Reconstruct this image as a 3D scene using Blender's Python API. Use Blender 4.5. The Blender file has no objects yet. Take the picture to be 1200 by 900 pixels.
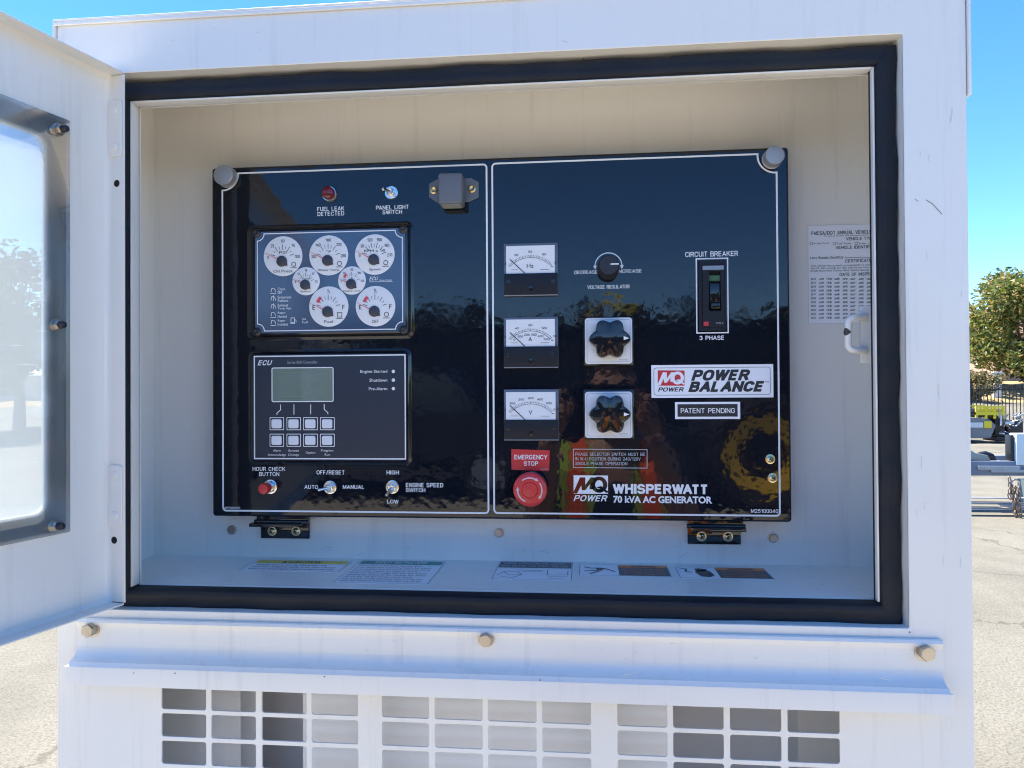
import bpy, bmesh, math, random
from math import sin, cos, pi, radians as R_
from mathutils import Vector, Matrix
random.seed(7)
SC = bpy.context.scene
COL = SC.collection
# ------------------------------------------------------------------ camera
PITCH, ROLL, YAW = 0.00954, 0.00616, 0.09621
CAM = Vector((0.44773, -0.71948, 0.14925))
F = 862.83
ROT = Matrix.Rotation(YAW, 3, 'Z') @ Matrix.Rotation(PITCH, 3, 'X') @ Matrix.Rotation(ROLL, 3, 'Y')
cd = bpy.data.cameras.new('camera'); cam = bpy.data.objects.new('camera', cd); COL.objects.link(cam)
cam.matrix_world = Matrix.Translation(CAM) @ (ROT @ Matrix.Rotation(pi / 2, 3, 'X')).to_4x4()
cd.sensor_width = 36; cd.lens = F / 1200 * 36; cd.clip_start = 0.02; cd.clip_end = 2000
SC.camera = cam
GZ = -1.40                                   # ground level (the panel's lower left corner is the origin)
# ------------------------------------------------------------------ light
SUN_EL, SUN_AZ = 66, -55                     # azimuth from +Y (into the cabinet) towards +X
world = bpy.data.worlds.new('World'); SC.world = world; world.use_nodes = True
nt = world.node_tree; bg = nt.nodes['Background']
sky = nt.nodes.new('ShaderNodeTexSky'); sky.sky_type = 'NISHITA'; sky.sun_disc = False
sky.sun_elevation = R_(SUN_EL); sky.sun_rotation = R_(SUN_AZ); sky.air_density = 0.70; sky.dust_density = 0.0; sky.ozone_density = 3.0
hsv = nt.nodes.new('ShaderNodeHueSaturation'); hsv.inputs['Saturation'].default_value = 1.25; hsv.inputs['Hue'].default_value = .503
nt.links.new(sky.outputs[0], hsv.inputs['Color']); nt.links.new(hsv.outputs[0], bg.inputs[0]); bg.inputs[1].default_value = 0.105
sl = bpy.data.lights.new('sun', 'SUN'); sl.energy = 3.6; sl.angle = R_(0.5); sl.color = (1, 0.93, 0.81)
sun = bpy.data.objects.new('sun', sl); COL.objects.link(sun)
sd = Vector((sin(R_(SUN_AZ)) * cos(R_(SUN_EL)), cos(R_(SUN_AZ)) * cos(R_(SUN_EL)), sin(R_(SUN_EL))))
sun.rotation_euler = sd.to_track_quat('Z', 'Y').to_euler(); sun.location = (0, 0, 30)
SC.view_settings.view_transform = 'Standard'; SC.view_settings.look = 'None'
SC.view_settings.exposure = 1.97; SC.view_settings.gamma = 1
SC.render.engine = 'CYCLES'
SC.cycles.filter_width = 1.1; SC.cycles.max_bounces = 8; SC.cycles.transparent_max_bounces = 12

# ------------------------------------------------------------------ helpers
def ray(px, py):
    return ROT @ Vector(((px - 600) / F, 1, (450 - py) / F))
class Fr:
    """a flat working frame: u along, v up (or back), h towards the viewer"""
    def __init__(s, o, U=(1, 0, 0), V=(0, 0, 1), N=(0, -1, 0)):
        s.o, s.U, s.V, s.N = Vector(o), Vector(U), Vector(V), Vector(N)
    def p(s, u, v, h=0):
        return s.o + s.U * u + s.V * v + s.N * h
    def at(s, px, py, h=0):
        d = ray(px, py); o = s.o + s.N * h
        t = (o - CAM).dot(s.N) / d.dot(s.N); q = CAM + d * t - s.o
        return (q.dot(s.U), q.dot(s.V))
    def up(s, h):
        return Fr(s.o + s.N * h, s.U, s.V, s.N)
    def sz(s, px, py, n, h=0):              # size of n photo pixels measured across at that place
        a = s.at(px - n / 2, py, h); b = s.at(px + n / 2, py, h); return math.hypot(a[0] - b[0], a[1] - b[1])
WL = {}
def link(o, parent=None):
    COL.objects.link(o)
    if parent is not None:
        o.parent = parent
        o.location = -WL.get(parent.name, Vector((0, 0, 0)))
    return o
def thing(name, label, cat, loc=(0, 0, 0), group=None):
    o = bpy.data.objects.new(name, None); COL.objects.link(o); o.location = loc; WL[o.name] = Vector(loc)
    o.empty_display_size = 0.05
    o['label'] = label; o['category'] = cat
    if group: o['group'] = group
    return o
def tag(o, label=None, cat=None, group=None, kind=None):
    if label: o['label'] = label
    if cat: o['category'] = cat
    if group: o['group'] = group
    if kind: o['kind'] = kind
    return o

# a plain grotesque drawn as strokes (cap height 6, centre lines): used for all capitals and figures
def _g(*parts): return parts
GLY = {
 'A': (4.6, [(0, [(0, 0), (2.3, 6), (4.6, 0)]), (0, [(.9, 1.9), (3.7, 1.9)])]),
 'B': (4, [(0, [(0, 0), (0, 6)]), (1.2, [(0, 6), (3.7, 6), (3.7, 3.2), (0, 3.2)]), (1.3, [(0, 3.2), (4, 3.2), (4, 0), (0, 0)])]),
 'C': (4.2, [(2, [(4.1, 4.2), (4.1, 6), (0, 6), (0, 0), (4.1, 0), (4.1, 1.8)])]),
 'D': (4.2, [(0, [(0, 0), (0, 6)]), (2, [(0, 6), (4.2, 6), (4.2, 0), (0, 0)])]),
 'E': (3.7, [(0, [(3.7, 6), (0, 6), (0, 0), (3.7, 0)]), (0, [(0, 3.1), (3.4, 3.1)])]),
 'F': (3.5, [(0, [(3.5, 6), (0, 6), (0, 0)]), (0, [(0, 3), (3.1, 3)])]),
 'G': (4.4, [(2, [(4.2, 4.3), (4.2, 6), (0, 6), (0, 0), (4.3, 0), (4.3, 2.7)]), (0, [(4.3, 2.8), (2.4, 2.8)])]),
 'H': (4, [(0, [(0, 0), (0, 6)]), (0, [(4, 0), (4, 6)]), (0, [(0, 3.1), (4, 3.1)])]),
 'I': (0, [(0, [(0, 0), (0, 6)])]),
 'J': (3.2, [(1.5, [(3.2, 6.5), (3.2, 0), (0, 0), (0, 1.8)])]),
 'K': (4.2, [(0, [(0, 0), (0, 6)]), (0, [(0, 2.2), (3.9, 6)]), (0, [(1.5, 3.6), (4.2, 0)])]),
 'L': (3.4, [(0, [(0, 6), (0, 0), (3.4, 0)])]),
 'M': (5, [(0, [(0, 0), (0, 6)]), (0, [(0, 6), (2.5, .4), (5, 6)]), (0, [(5, 6), (5, 0)])]),
 'N': (4.1, [(0, [(0, 0), (0, 6)]), (0, [(0, 6), (4.1, 0)]), (0, [(4.1, 0), (4.1, 6)])]),
 'O': (4.6, [(2.1, [(2.3, 6), (0, 6), (0, 0), (4.6, 0), (4.6, 6), (2.3, 6)])]),
 'P': (3.9, [(0, [(0, 0), (0, 6)]), (1.4, [(0, 6), (3.9, 6), (3.9, 2.7), (0, 2.7)])]),
 'Q': (4.6, [(2.1, [(2.3, 6), (0, 6), (0, 0), (4.6, 0), (4.6, 6), (2.3, 6)]), (0, [(2.8, 1.6), (4.8, -.4)])]),
 'R': (4.1, [(0, [(0, 0), (0, 6)]), (1.4, [(0, 6), (3.9, 6), (3.9, 2.9), (0, 2.9)]), (0, [(2.4, 2.9), (4.1, 0)])]),
 'S': (4, [(1.45, [(3.8, 4.5), (3.8, 6), (.1, 6), (.1, 3.2), (4, 2.9), (4, 0), (0, 0), (0, 1.5)])]),
 'T': (4.2, [(0, [(2.1, 0), (2.1, 6)]), (0, [(0, 6), (4.2, 6)])]),
 'U': (4.1, [(1.9, [(0, 6.5), (0, 0), (4.1, 0), (4.1, 6.5)])]),
 'V': (4.4, [(0, [(0, 6), (2.2, 0), (4.4, 6)])]),
 'W': (6.4, [(0, [(0, 6), (1.6, 0), (3.2, 6), (4.8, 0), (6.4, 6)])]),
 'X': (4.2, [(0, [(0, 0), (4.2, 6)]), (0, [(0, 6), (4.2, 0)])]),
 'Y': (4.4, [(0, [(0, 6), (2.2, 2.7), (4.4, 6)]), (0, [(2.2, 2.7), (2.2, 0)])]),
 'Z': (4, [(0, [(0, 6), (4, 6), (0, 0), (4, 0)])]),
 '0': (3.5, [(1.7, [(1.75, 6), (0, 6), (0, 0), (3.5, 0), (3.5, 6), (1.75, 6)])]),
 '1': (2.2, [(0, [(.4, 4.7), (2, 6), (2, 0)])]),
 '2': (3.6, [(1.6, [(0, 4.2), (0, 6), (3.5, 6), (3.5, 3.6), (.1, 0)]), (0, [(0, 0), (3.6, 0)])]),
 '3': (3.6, [(1.4, [(0, 4.6), (0, 6), (3.4, 6), (3.4, 3.2), (1.3, 3.2)]), (1.4, [(1.3, 3.2), (3.6, 3.2), (3.6, 0), (0, 0), (0, 1.5)])]),
 '4': (3.9, [(0, [(2.9, 0), (2.9, 6), (0, 1.5), (3.9, 1.5)])]),
 '5': (3.6, [(0, [(3.3, 6), (.5, 6), (.2, 3)]), (1.5, [(.2, 3), (1, 3.8), (3.6, 3.8), (3.6, 0), (0, 0), (0, 1.3)])]),
 '6': (3.6, [(1.5, [(3.3, 4.8), (3.3, 6), (0, 6), (0, 0), (3.6, 0), (3.6, 3.6), (.1, 3.6)])]),
 '7': (3.6, [(0, [(0, 6), (3.6, 6), (1.3, 0)])]),
 '8': (3.6, [(1.35, [(1.8, 6), (.2, 6), (.2, 3.2), (3.4, 3.2), (3.4, 6), (1.8, 6)]), (1.45, [(1.8, 3.2), (0, 3.2), (0, 0), (3.6, 0), (3.6, 3.2), (1.8, 3.2)])]),
 '9': (3.6, [(1.5, [(.3, 1.2), (.3, 0), (3.6, 0), (3.6, 6), (0, 6), (0, 2.4), (3.5, 2.4)])]),
 '/': (2.6, [(0, [(0, -.4), (2.6, 6.4)])]), '-': (2, [(0, [(0, 2.6), (2, 2.6)])]), '.': (.2, [(0, [(0, 0), (.01, .5)])]), ':': (.2, [(0, [(0, .3), (.01, .8)]), (0, [(0, 3.3), (.01, 3.8)])]),
 '#': (3.6, [(0, [(1, 0), (1.6, 6)]), (0, [(2.4, 0), (3, 6)]), (0, [(0, 2), (3.6, 2)]), (0, [(0, 4), (3.6, 4)])]), ' ': (1.7, [])}
def round_poly(pts, r, k=4):
    if r <= 0 or len(pts) < 3: return pts
    out = [pts[0]]
    for i in range(1, len(pts) - 1):
        P, A_, B_ = Vector(pts[i]), Vector(pts[i - 1]), Vector(pts[i + 1]); a = A_ - P; b = B_ - P
        if a.normalized().dot(b.normalized()) < -.98: out.append(pts[i]); continue
        d = min(r, a.length * (.5 if i > 1 else 1), b.length * (.5 if i < len(pts) - 2 else 1)); a = P + a.normalized() * d; b = P + b.normalized() * d
        for j in range(k + 1):
            t = j / k; q = a * (1 - t) ** 2 + P * 2 * t * (1 - t) * .72 + b * t * t; w = (1 - t) ** 2 + 2 * t * (1 - t) * .72 + t * t; out.append(tuple(q / w))
    out.append(pts[-1]); cl = [out[0]]
    for q in out[1:]:
        if (Vector(q) - Vector(cl[-1])).length > .02: cl.append(q)
    return cl
class MB:
    def __init__(s): s.v = []; s.f = []; s.sm = []
    def add(s, vs, fs, smooth=False):
        b = len(s.v); s.v += [tuple(x) for x in vs]; s.f += [tuple(i + b for i in f) for f in fs]; s.sm += [smooth] * len(fs)
        return s
    def build(s, name, mat, parent=None, label=None, kind=None, sharp=35):
        m = bpy.data.meshes.new(name); m.from_pydata(s.v, [], s.f)
        bm = bmesh.new(); bm.from_mesh(m)
        bmesh.ops.recalc_face_normals(bm, faces=bm.faces)
        bm.to_mesh(m); bm.free()
        if len(m.polygons) == len(s.sm): m.polygons.foreach_set('use_smooth', s.sm)
        if any(s.sm):
            try: m.set_sharp_from_angle(angle=R_(sharp))
            except Exception: pass
        m.materials.append(mat); o = bpy.data.objects.new(name, m)
        if label: o['label'] = label
        if kind: o['kind'] = kind
        return link(o, parent)
    # --- primitives, all in a frame
    def box(s, f, u0, v0, h0, u1, v1, h1, b=0):
        if b <= 0:
            c = [f.p(u, v, h) for h in (h0, h1) for v in (v0, v1) for u in (u0, u1)]
            return s.add(c, [(0, 1, 3, 2), (4, 6, 7, 5), (0, 4, 5, 1), (2, 3, 7, 6), (0, 2, 6, 4), (1, 5, 7, 3)])
        bm = bmesh.new(); bmesh.ops.create_cube(bm, size=1)
        for v in bm.verts:
            v.co = Vector(((u0 + u1) / 2 + v.co.x * (u1 - u0), (v0 + v1) / 2 + v.co.y * (v1 - v0), (h0 + h1) / 2 + v.co.z * (h1 - h0)))
        bmesh.ops.bevel(bm, geom=bm.edges[:], offset=b, segments=3, affect='EDGES', profile=0.5)
        s.add([f.p(*v.co) for v in bm.verts], [[v.index for v in fc.verts] for fc in bm.faces], True); bm.free(); return s
    def lathe(s, f, c, prof, n=32, a0=0, cap=True, sx=1.0):
        vs = [f.p(c[0] + r * cos(a0 + 2 * pi * i / n) * sx, c[1] + r * sin(a0 + 2 * pi * i / n), h) for r, h in prof for i in range(n)]
        fs = [(k * n + i, k * n + (i + 1) % n, (k + 1) * n + (i + 1) % n, (k + 1) * n + i) for k in range(len(prof) - 1) for i in range(n)]
        if cap:
            if prof[0][0] > 1e-6: fs.append(tuple(range(n)))
            if prof[-1][0] > 1e-6: fs.append(tuple(range((len(prof) - 1) * n, len(prof) * n)))
        return s.add(vs, fs, n > 8)
    def tube(s, pts, r, n=10, closed=False):
        P = [Vector(p) for p in pts]; m = len(P); vs = []; ref = None
        rr = r if isinstance(r, (list, tuple)) else [r] * m
        for i, p in enumerate(P):
            if closed: t = (P[(i + 1) % m] - P[i - 1])
            else: t = P[min(i + 1, m - 1)] - P[max(i - 1, 0)]
            t.normalize()
            if ref is None: ref = t.orthogonal().normalized()
            a = (ref - t * ref.dot(t))
            a = a.normalized() if a.length > 1e-6 else t.orthogonal().normalized()
            ref = a; b = t.cross(a)
            vs += [p + (a * cos(2 * pi * k / n) + b * sin(2 * pi * k / n)) * rr[i] for k in range(n)]
        K = m if closed else m - 1
        fs = [(i * n + k, i * n + (k + 1) % n, ((i + 1) % m) * n + (k + 1) % n, ((i + 1) % m) * n + k) for i in range(K) for k in range(n)]
        if not closed: fs += [tuple(range(n)), tuple(range((m - 1) * n, m * n))]
        return s.add(vs, fs, True)
    def poly(s, f, pts, h=0):
        return s.add([f.p(u, v, h) for u, v in pts], [tuple(range(len(pts)))])
    def stroke(s, f, pts, w, h=0, closed=False):
        P = [Vector(p) for p in pts]; m = len(P); L = []; Rr = []
        for i in range(m):
            if closed: a = P[i] - P[i - 1]; b = P[(i + 1) % m] - P[i]
            else: a = P[i] - P[i - 1] if i else P[1] - P[0]; b = P[i + 1] - P[i] if i < m - 1 else a
            a = a.normalized(); b = b.normalized(); t = (a + b); t = t.normalized() if t.length > 1e-6 else a
            nn = Vector((-t.y, t.x)); k = w / 2 / max(0.5, nn.dot(Vector((-a.y, a.x))))
            L.append(P[i] + nn * k); Rr.append(P[i] - nn * k)
        vs = [f.p(q.x, q.y, h) for q in L] + [f.p(q.x, q.y, h) for q in Rr]
        K = m if closed else m - 1
        return s.add(vs, [(i, (i + 1) % m, m + (i + 1) % m, m + i) for i in range(K)])
    def disc(s, f, c, r, h=0, n=32):
        return s.poly(f, [(c[0] + r * cos(2 * pi * i / n), c[1] + r * sin(2 * pi * i / n)) for i in range(n)], h)
    def plate(s, f, outer, holes, h0, h1, bevel=0):
        cu = bpy.data.curves.new('tmp', 'CURVE'); cu.dimensions = '2D'; cu.fill_mode = 'BOTH'
        for pts in [outer] + list(holes):
            sp = cu.splines.new('POLY'); sp.points.add(len(pts) - 1)
            for i, q in enumerate(pts): sp.points[i].co = (q[0], q[1], 0, 1)
            sp.use_cyclic_u = True
        cu.extrude = max(1e-6, abs(h1 - h0) / 2 - bevel); cu.bevel_depth = bevel; cu.bevel_resolution = 2; cu.offset = -bevel
        ob = bpy.data.objects.new('tmp', cu); me = bpy.data.meshes.new_from_object(ob)
        hm = (h0 + h1) / 2
        s.add([f.p(v.co.x, v.co.y, hm + v.co.z) for v in me.vertices], [tuple(p.vertices) for p in me.polygons], bevel > 0)
        bpy.data.objects.remove(ob); bpy.data.meshes.remove(me); bpy.data.curves.remove(cu); return s
    def text(s, f, txt, box, h=0, bold=0.0, shear=0.0, px=True, space=1.0, thin=None):
        """flat print fitted to box (x0, top, x1, bottom): photo pixels on the frame, or frame units when px is False"""
        if all(ch in GLY for ch in txt): return s.stext(f, txt, box, h, bold, shear, px)
        cu = bpy.data.curves.new('tmp', 'FONT'); cu.body = txt; cu.size = 1; cu.offset = bold; cu.shear = shear
        cu.resolution_u = 3; cu.space_character = space; cu.fill_mode = 'FRONT'
        ob = bpy.data.objects.new('tmp', cu); me = bpy.data.meshes.new_from_object(ob)
        if not len(me.vertices): return s
        xs = [v.co.x for v in me.vertices]; ys = [v.co.y for v in me.vertices]
        x0, x1, y0, y1 = min(xs), max(xs), min(ys), max(ys)
        if px:
            # use all four corners: the mean width and height at the place of the text
            a = f.at(box[0], box[1], h); b = f.at(box[2], box[3], h)
            u0, v1, u1, v0 = a[0], a[1], b[0], b[1]
            mx = (box[0] + box[2]) / 2
            v1 = f.at(mx, box[1], h)[1]; v0 = f.at(mx, box[3], h)[1]
        else: u0, v1, u1, v0 = box
        s.add([f.p(u0 + (v.co.x - x0) / (x1 - x0) * (u1 - u0), v0 + (v.co.y - y0) / (y1 - y0) * (v1 - v0), h) for v in me.vertices],
              [tuple(p.vertices) for p in me.polygons])
        bpy.data.objects.remove(ob); bpy.data.meshes.remove(me); bpy.data.curves.remove(cu); return s
KERN = {'WA': -1.1, 'AW': -1.1, 'AT': -1.1, 'TA': -1.1, 'VA': -1.2, 'AV': -1.2, 'LA': .1, 'LT': -1.0, 'PA': -.8, 'RT': -.3, 'AC': -.2, 'AG': -.2, 'TE': -.1, 'TT': -.5, 'LO': -.3, 'TO': -.4}
def clip_y(P, y, keep_above):
    out = []
    for i in range(len(P)):
        A_, B_ = P[i - 1], P[i]; ina = (A_[1] >= y) == keep_above or A_[1] == y; inb = (B_[1] >= y) == keep_above or B_[1] == y
        if ina != inb:
            t = (y - A_[1]) / (B_[1] - A_[1]); out.append((A_[0] + (B_[0] - A_[0]) * t, y))
        if inb: out.append(B_)
    return out
def _stext(s, f, txt, box, h, bold, shear, px):
    wt = .86 + bold * 13; x = 0; pl = []; y0, y1 = -wt / 2, 6 + wt / 2; prev = ''
    for ch in txt:
        x += KERN.get(prev + ch, 0); prev = ch
        w, parts = GLY[ch]
        for r, pts in parts:
            if r == 0:
                for i in range(len(pts) - 1):
                    A_, B_ = Vector(pts[i]), Vector(pts[i + 1]); d = (B_ - A_).normalized(); nn = Vector((-d.y, d.x)) * wt / 2
                    e = wt / 2 * (1 if min(abs(d.x), abs(d.y)) < .01 else .9)
                    e0 = 0 if (abs(d.y) < .01 and ch in 'EFAHL' and A_.x > 1) else (e if not (ch == 'G') else 0); e1 = 0 if (abs(d.y) < .01 and ch in 'EFTLZ' and B_.x > 1) else (e if ch != 'G' else 0)
                    if ch == 'T' and abs(d.y) < .01: e0 = 0
                    P = [tuple(q) for q in (A_ - d * e0 + nn, B_ + d * e1 + nn, B_ + d * e1 - nn, A_ - d * e0 - nn)]
                    P = [(x + q[0], q[1]) for q in P]
                    if ch not in '/Q': P = clip_y(clip_y(P, y0, True), y1, False)
                    if len(P) > 2: pl.append((P, [tuple(range(len(P)))]))
            else:
                P = round_poly(pts, r); t = MB().stroke(Fr((0, 0, 0)), [(x + a, b) for a, b in P], wt)
                pl.append(([(v[0], v[2]) for v in t.v], t.f))
        x += w + (.85 if bold < .04 else .42) + wt
    al = [q for vs, _ in pl for q in vs]; x0, x1 = min(q[0] for q in al), max(q[0] for q in al)
    if px:
        ym = (box[1] + box[3]) / 2; u0, u1 = f.at(box[0], ym, h)[0], f.at(box[2], ym, h)[0]; mx = (box[0] + box[2]) / 2
        v1 = f.at(mx, box[1], h)[1]; v0 = f.at(mx, box[3], h)[1]
    else: u0, v1, u1, v0 = box
    sh = shear * (v1 - v0)
    for k, (vs, fs) in enumerate(pl):
        out = []
        for a, b in vs:
            t = (b - y0) / (y1 - y0)
            out.append(f.p(u0 + (a - x0) / (x1 - x0) * (u1 - u0 - sh) + sh * t, v0 + t * (v1 - v0), h + 1.1e-5 * (k % 9)))
        s.add(out, fs)
    return s
MB.stext = _stext
def rr(u0, v0, u1, v1, r=0, n=5):
    if r <= 0: return [(u0, v0), (u1, v0), (u1, v1), (u0, v1)]
    out = []
    for cx, cy, a in ((u1 - r, v0 + r, -90), (u1 - r, v1 - r, 0), (u0 + r, v1 - r, 90), (u0 + r, v0 + r, 180)):
        out += [(cx + r * cos(R_(a + 90 * i / n)), cy + r * sin(R_(a + 90 * i / n))) for i in range(n + 1)]
    return out
def prr(f, x0, y0, x1, y1, r=0, h=0, n=5):          # rounded rectangle from photo pixels (left, top, right, bottom)
    ym, xm = (y0 + y1) / 2, (x0 + x1) / 2
    return rr(f.at(x0, ym, h)[0], f.at(xm, y1, h)[1], f.at(x1, ym, h)[0], f.at(xm, y0, h)[1], r, n)
def arc(c, r, a0, a1, n=16):
    return [(c[0] + r * cos(R_(a0 + (a1 - a0) * i / n)), c[1] + r * sin(R_(a0 + (a1 - a0) * i / n))) for i in range(n + 1)]

# ------------------------------------------------------------------ materials
MATS = {}
def mat(name, col, rough=0.5, metal=0.0, coat=0.0, bump=0.0, bscale=400, var=0.0, vscale=6, var_col=None, spec=0.5, noise_rough=0.0, detail=3, bdist=0.001):
    if name in MATS: return MATS[name]
    m = bpy.data.materials.new(name); m.use_nodes = True; n = m.node_tree; b = n.nodes['Principled BSDF']
    b.inputs['Base Color'].default_value = (*col, 1); b.inputs['Roughness'].default_value = rough
    b.inputs['Metallic'].default_value = metal; b.inputs['Coat Weight'].default_value = coat; b.inputs['Coat Roughness'].default_value = 0.05
    b.inputs['Specular IOR Level'].default_value = spec
    tc = n.nodes.new('ShaderNodeTexCoord')
    if var > 0:
        t = n.nodes.new('ShaderNodeTexNoise'); t.inputs['Scale'].default_value = vscale; t.inputs['Detail'].default_value = 6; t.inputs['Roughness'].default_value = 0.62
        n.links.new(tc.outputs['Object'], t.inputs['Vector'])
        r = n.nodes.new('ShaderNodeMapRange'); r.inputs[1].default_value = 0.42; r.inputs[2].default_value = 0.72; r.inputs[3].default_value = 0; r.inputs[4].default_value = var
        n.links.new(t.outputs[0], r.inputs[0])
        x = n.nodes.new('ShaderNodeMix'); x.data_type = 'RGBA'; x.inputs[6].default_value = (*col, 1); x.inputs[7].default_value = (*(var_col or [c * .5 for c in col]), 1)
        n.links.new(r.outputs[0], x.inputs[0]); n.links.new(x.outputs[2], b.inputs['Base Color'])
    if noise_rough > 0:
        t = n.nodes.new('ShaderNodeTexNoise'); t.inputs['Scale'].default_value = vscale * 2.3; t.inputs['Detail'].default_value = 5
        n.links.new(tc.outputs['Object'], t.inputs['Vector'])
        r = n.nodes.new('ShaderNodeMapRange'); r.inputs[1].default_value = .35; r.inputs[2].default_value = .7; r.inputs[3].default_value = rough; r.inputs[4].default_value = rough + noise_rough
        n.links.new(t.outputs[0], r.inputs[0]); n.links.new(r.outputs[0], b.inputs['Roughness'])
    if bump > 0:
        t = n.nodes.new('ShaderNodeTexNoise'); t.inputs['Scale'].default_value = bscale; t.inputs['Detail'].default_value = detail
        n.links.new(tc.outputs['Object'], t.inputs['Vector'])
        bp = n.nodes.new('ShaderNodeBump'); bp.inputs['Strength'].default_value = bump; bp.inputs['Distance'].default_value = bdist
        n.links.new(t.outputs[0], bp.inputs['Height']); n.links.new(bp.outputs[0], b.inputs['Normal'])
        if coat: n.links.new(bp.outputs[0], b.inputs['Coat Normal'])
    MATS[name] = m; return m
def white_paint():
    """glossy white enamel: faint grime, thin vertical run marks, specks and orange peel"""
    m = mat('white enamel', (0.84, 0.815, 0.76), 0.28, coat=0.35, bump=0.12, bscale=260, var=0.10, vscale=3.5, var_col=(0.62, 0.58, 0.52), noise_rough=0.15)
    n = m.node_tree; b = n.nodes['Principled BSDF']; src = b.inputs['Base Color'].links[0].from_socket
    tc = n.nodes.new('ShaderNodeTexCoord'); mp = n.nodes.new('ShaderNodeMapping'); mp.inputs['Scale'].default_value = (38, 38, 2.2)
    t = n.nodes.new('ShaderNodeTexNoise'); t.inputs['Scale'].default_value = 1.6; t.inputs['Detail'].default_value = 7; t.inputs['Roughness'].default_value = .7
    n.links.new(tc.outputs['Object'], mp.inputs[0]); n.links.new(mp.outputs[0], t.inputs['Vector'])
    r = n.nodes.new('ShaderNodeMapRange'); r.inputs[1].default_value = .55; r.inputs[2].default_value = .78; r.inputs[4].default_value = .34
    n.links.new(t.outputs[0], r.inputs[0])
    x = n.nodes.new('ShaderNodeMix'); x.data_type = 'RGBA'; x.inputs[7].default_value = (.50, .47, .43, 1)
    n.links.new(r.outputs[0], x.inputs[0]); n.links.new(src, x.inputs[6])
    v = n.nodes.new('ShaderNodeTexVoronoi'); v.inputs['Scale'].default_value = 22
    n.links.new(tc.outputs['Object'], v.inputs['Vector'])
    r2 = n.nodes.new('ShaderNodeMapRange'); r2.inputs[1].default_value = .030; r2.inputs[2].default_value = .022; r2.inputs[3].default_value = 0; r2.inputs[4].default_value = 1
    n.links.new(v.outputs['Distance'], r2.inputs[0])
    g = n.nodes.new('ShaderNodeMath'); g.operation = 'GREATER_THAN'; g.inputs[1].default_value = .86
    sp = n.nodes.new('ShaderNodeSeparateColor'); n.links.new(v.outputs['Color'], sp.inputs[0]); n.links.new(sp.outputs[0], g.inputs[0])
    mu = n.nodes.new('ShaderNodeMath'); mu.operation = 'MULTIPLY'; n.links.new(r2.outputs[0], mu.inputs[0]); n.links.new(g.outputs[0], mu.inputs[1])
    y = n.nodes.new('ShaderNodeMix'); y.data_type = 'RGBA'; y.inputs[7].default_value = (.10, .08, .06, 1)
    # shallow waviness of pressed sheet metal under the fine orange peel
    ob_ = [q for q in n.nodes if q.type == 'BUMP'][0]; tw = n.nodes.new('ShaderNodeTexNoise'); tw.inputs['Scale'].default_value = 4.5; tw.inputs['Detail'].default_value = 1
    n.links.new(tc.outputs['Object'], tw.inputs['Vector']); b2 = n.nodes.new('ShaderNodeBump'); b2.inputs['Strength'].default_value = .35; b2.inputs['Distance'].default_value = .006
    n.links.new(tw.outputs[0], b2.inputs['Height']); n.links.new(b2.outputs[0], ob_.inputs['Normal'])
    n.links.new(mu.outputs[0], y.inputs[0]); n.links.new(x.outputs[2], y.inputs[6]); n.links.new(y.outputs[2], b.inputs['Base Color'])
    return m
WHITE = white_paint()
PANELBLK = mat('gloss black panel paint', (0.006, 0.008, 0.014), 0.03, coat=0.0, bump=0.085, bscale=95, detail=1.5, spec=0.5, noise_rough=.022, vscale=5)
BLKGLOSS = mat('gloss black plastic', (0.010, 0.011, 0.014), 0.05, bump=0.03, bscale=120, spec=0.6)
BLKMAT = mat('satin black plastic', (0.014, 0.016, 0.022), 0.38, bump=0.1, bscale=600)
CHAR = mat('charcoal plastic', (0.012, 0.014, 0.020), 0.45, bump=0.1, bscale=700, spec=.3)
SLATE = mat('slate blue printed overlay', (0.016, 0.022, 0.042), 0.30, bump=0.08, bscale=900, spec=.6)
PRINT = mat('white screen print', (0.88, 0.89, 0.90), 0.30, spec=0.6)
PRINTDIM = mat('thin grey white print', (0.42, 0.45, 0.50), 0.35)
BLACKPRINT = mat('black print', (0.02, 0.02, 0.025), 0.4)
FACE = mat('white dial card', (0.82, 0.83, 0.85), 0.35)
RUBBER = mat('black rubber seal', (0.009, 0.011, 0.017), 0.62, bump=0.3, bscale=120, var=.5, vscale=7, var_col=(.030, .031, .031), spec=.35)
STEEL = mat('zinc plated steel', (0.50, 0.47, 0.42), 0.34, metal=1, bump=0.12, bscale=700, var=.5, vscale=60, var_col=(.30, .22, .14))
CHROME = mat('chrome', (0.72, 0.72, 0.72), 0.16, metal=1)
BRASS = mat('yellow zinc plated steel', (0.72, 0.60, 0.36), 0.25, metal=1, bump=.05, bscale=500)
ALU = mat('brushed grey knob cap', (0.42, 0.43, 0.45), 0.42, metal=.55, bump=.1, bscale=900)
RED = mat('red plastic', (0.62, 0.035, 0.035), 0.35, coat=.2, bump=.05, bscale=500)
REDLENS = mat('dark red lamp lens', (0.16, 0.010, 0.014), 0.15, coat=.6)
REDSTICK = mat('red vinyl', (0.62, 0.03, 0.035), 0.35, bump=.04, bscale=300)
REDPRINT = mat('red ink', (0.62, 0.03, 0.04), 0.4)
PAPER = mat('white vinyl label', (0.90, 0.91, 0.95), 0.40, bump=.04, bscale=200)
PAPER2 = mat('paper sheet', (0.88, 0.89, 0.94), 0.6, bump=.2, bscale=60)
GREYPL = mat('grey painted lamp housing', (0.14, 0.155, 0.185), 0.42, bump=.15, bscale=500)
TAPE = mat('grey mounting tape', (0.20, 0.205, 0.215), 0.30, bump=.12, bscale=30, var=.5, vscale=14, var_col=(.26, .27, .28), coat=.4)
YEL = mat('yellow label ink', (0.80, 0.60, 0.03), 0.4)
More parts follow.
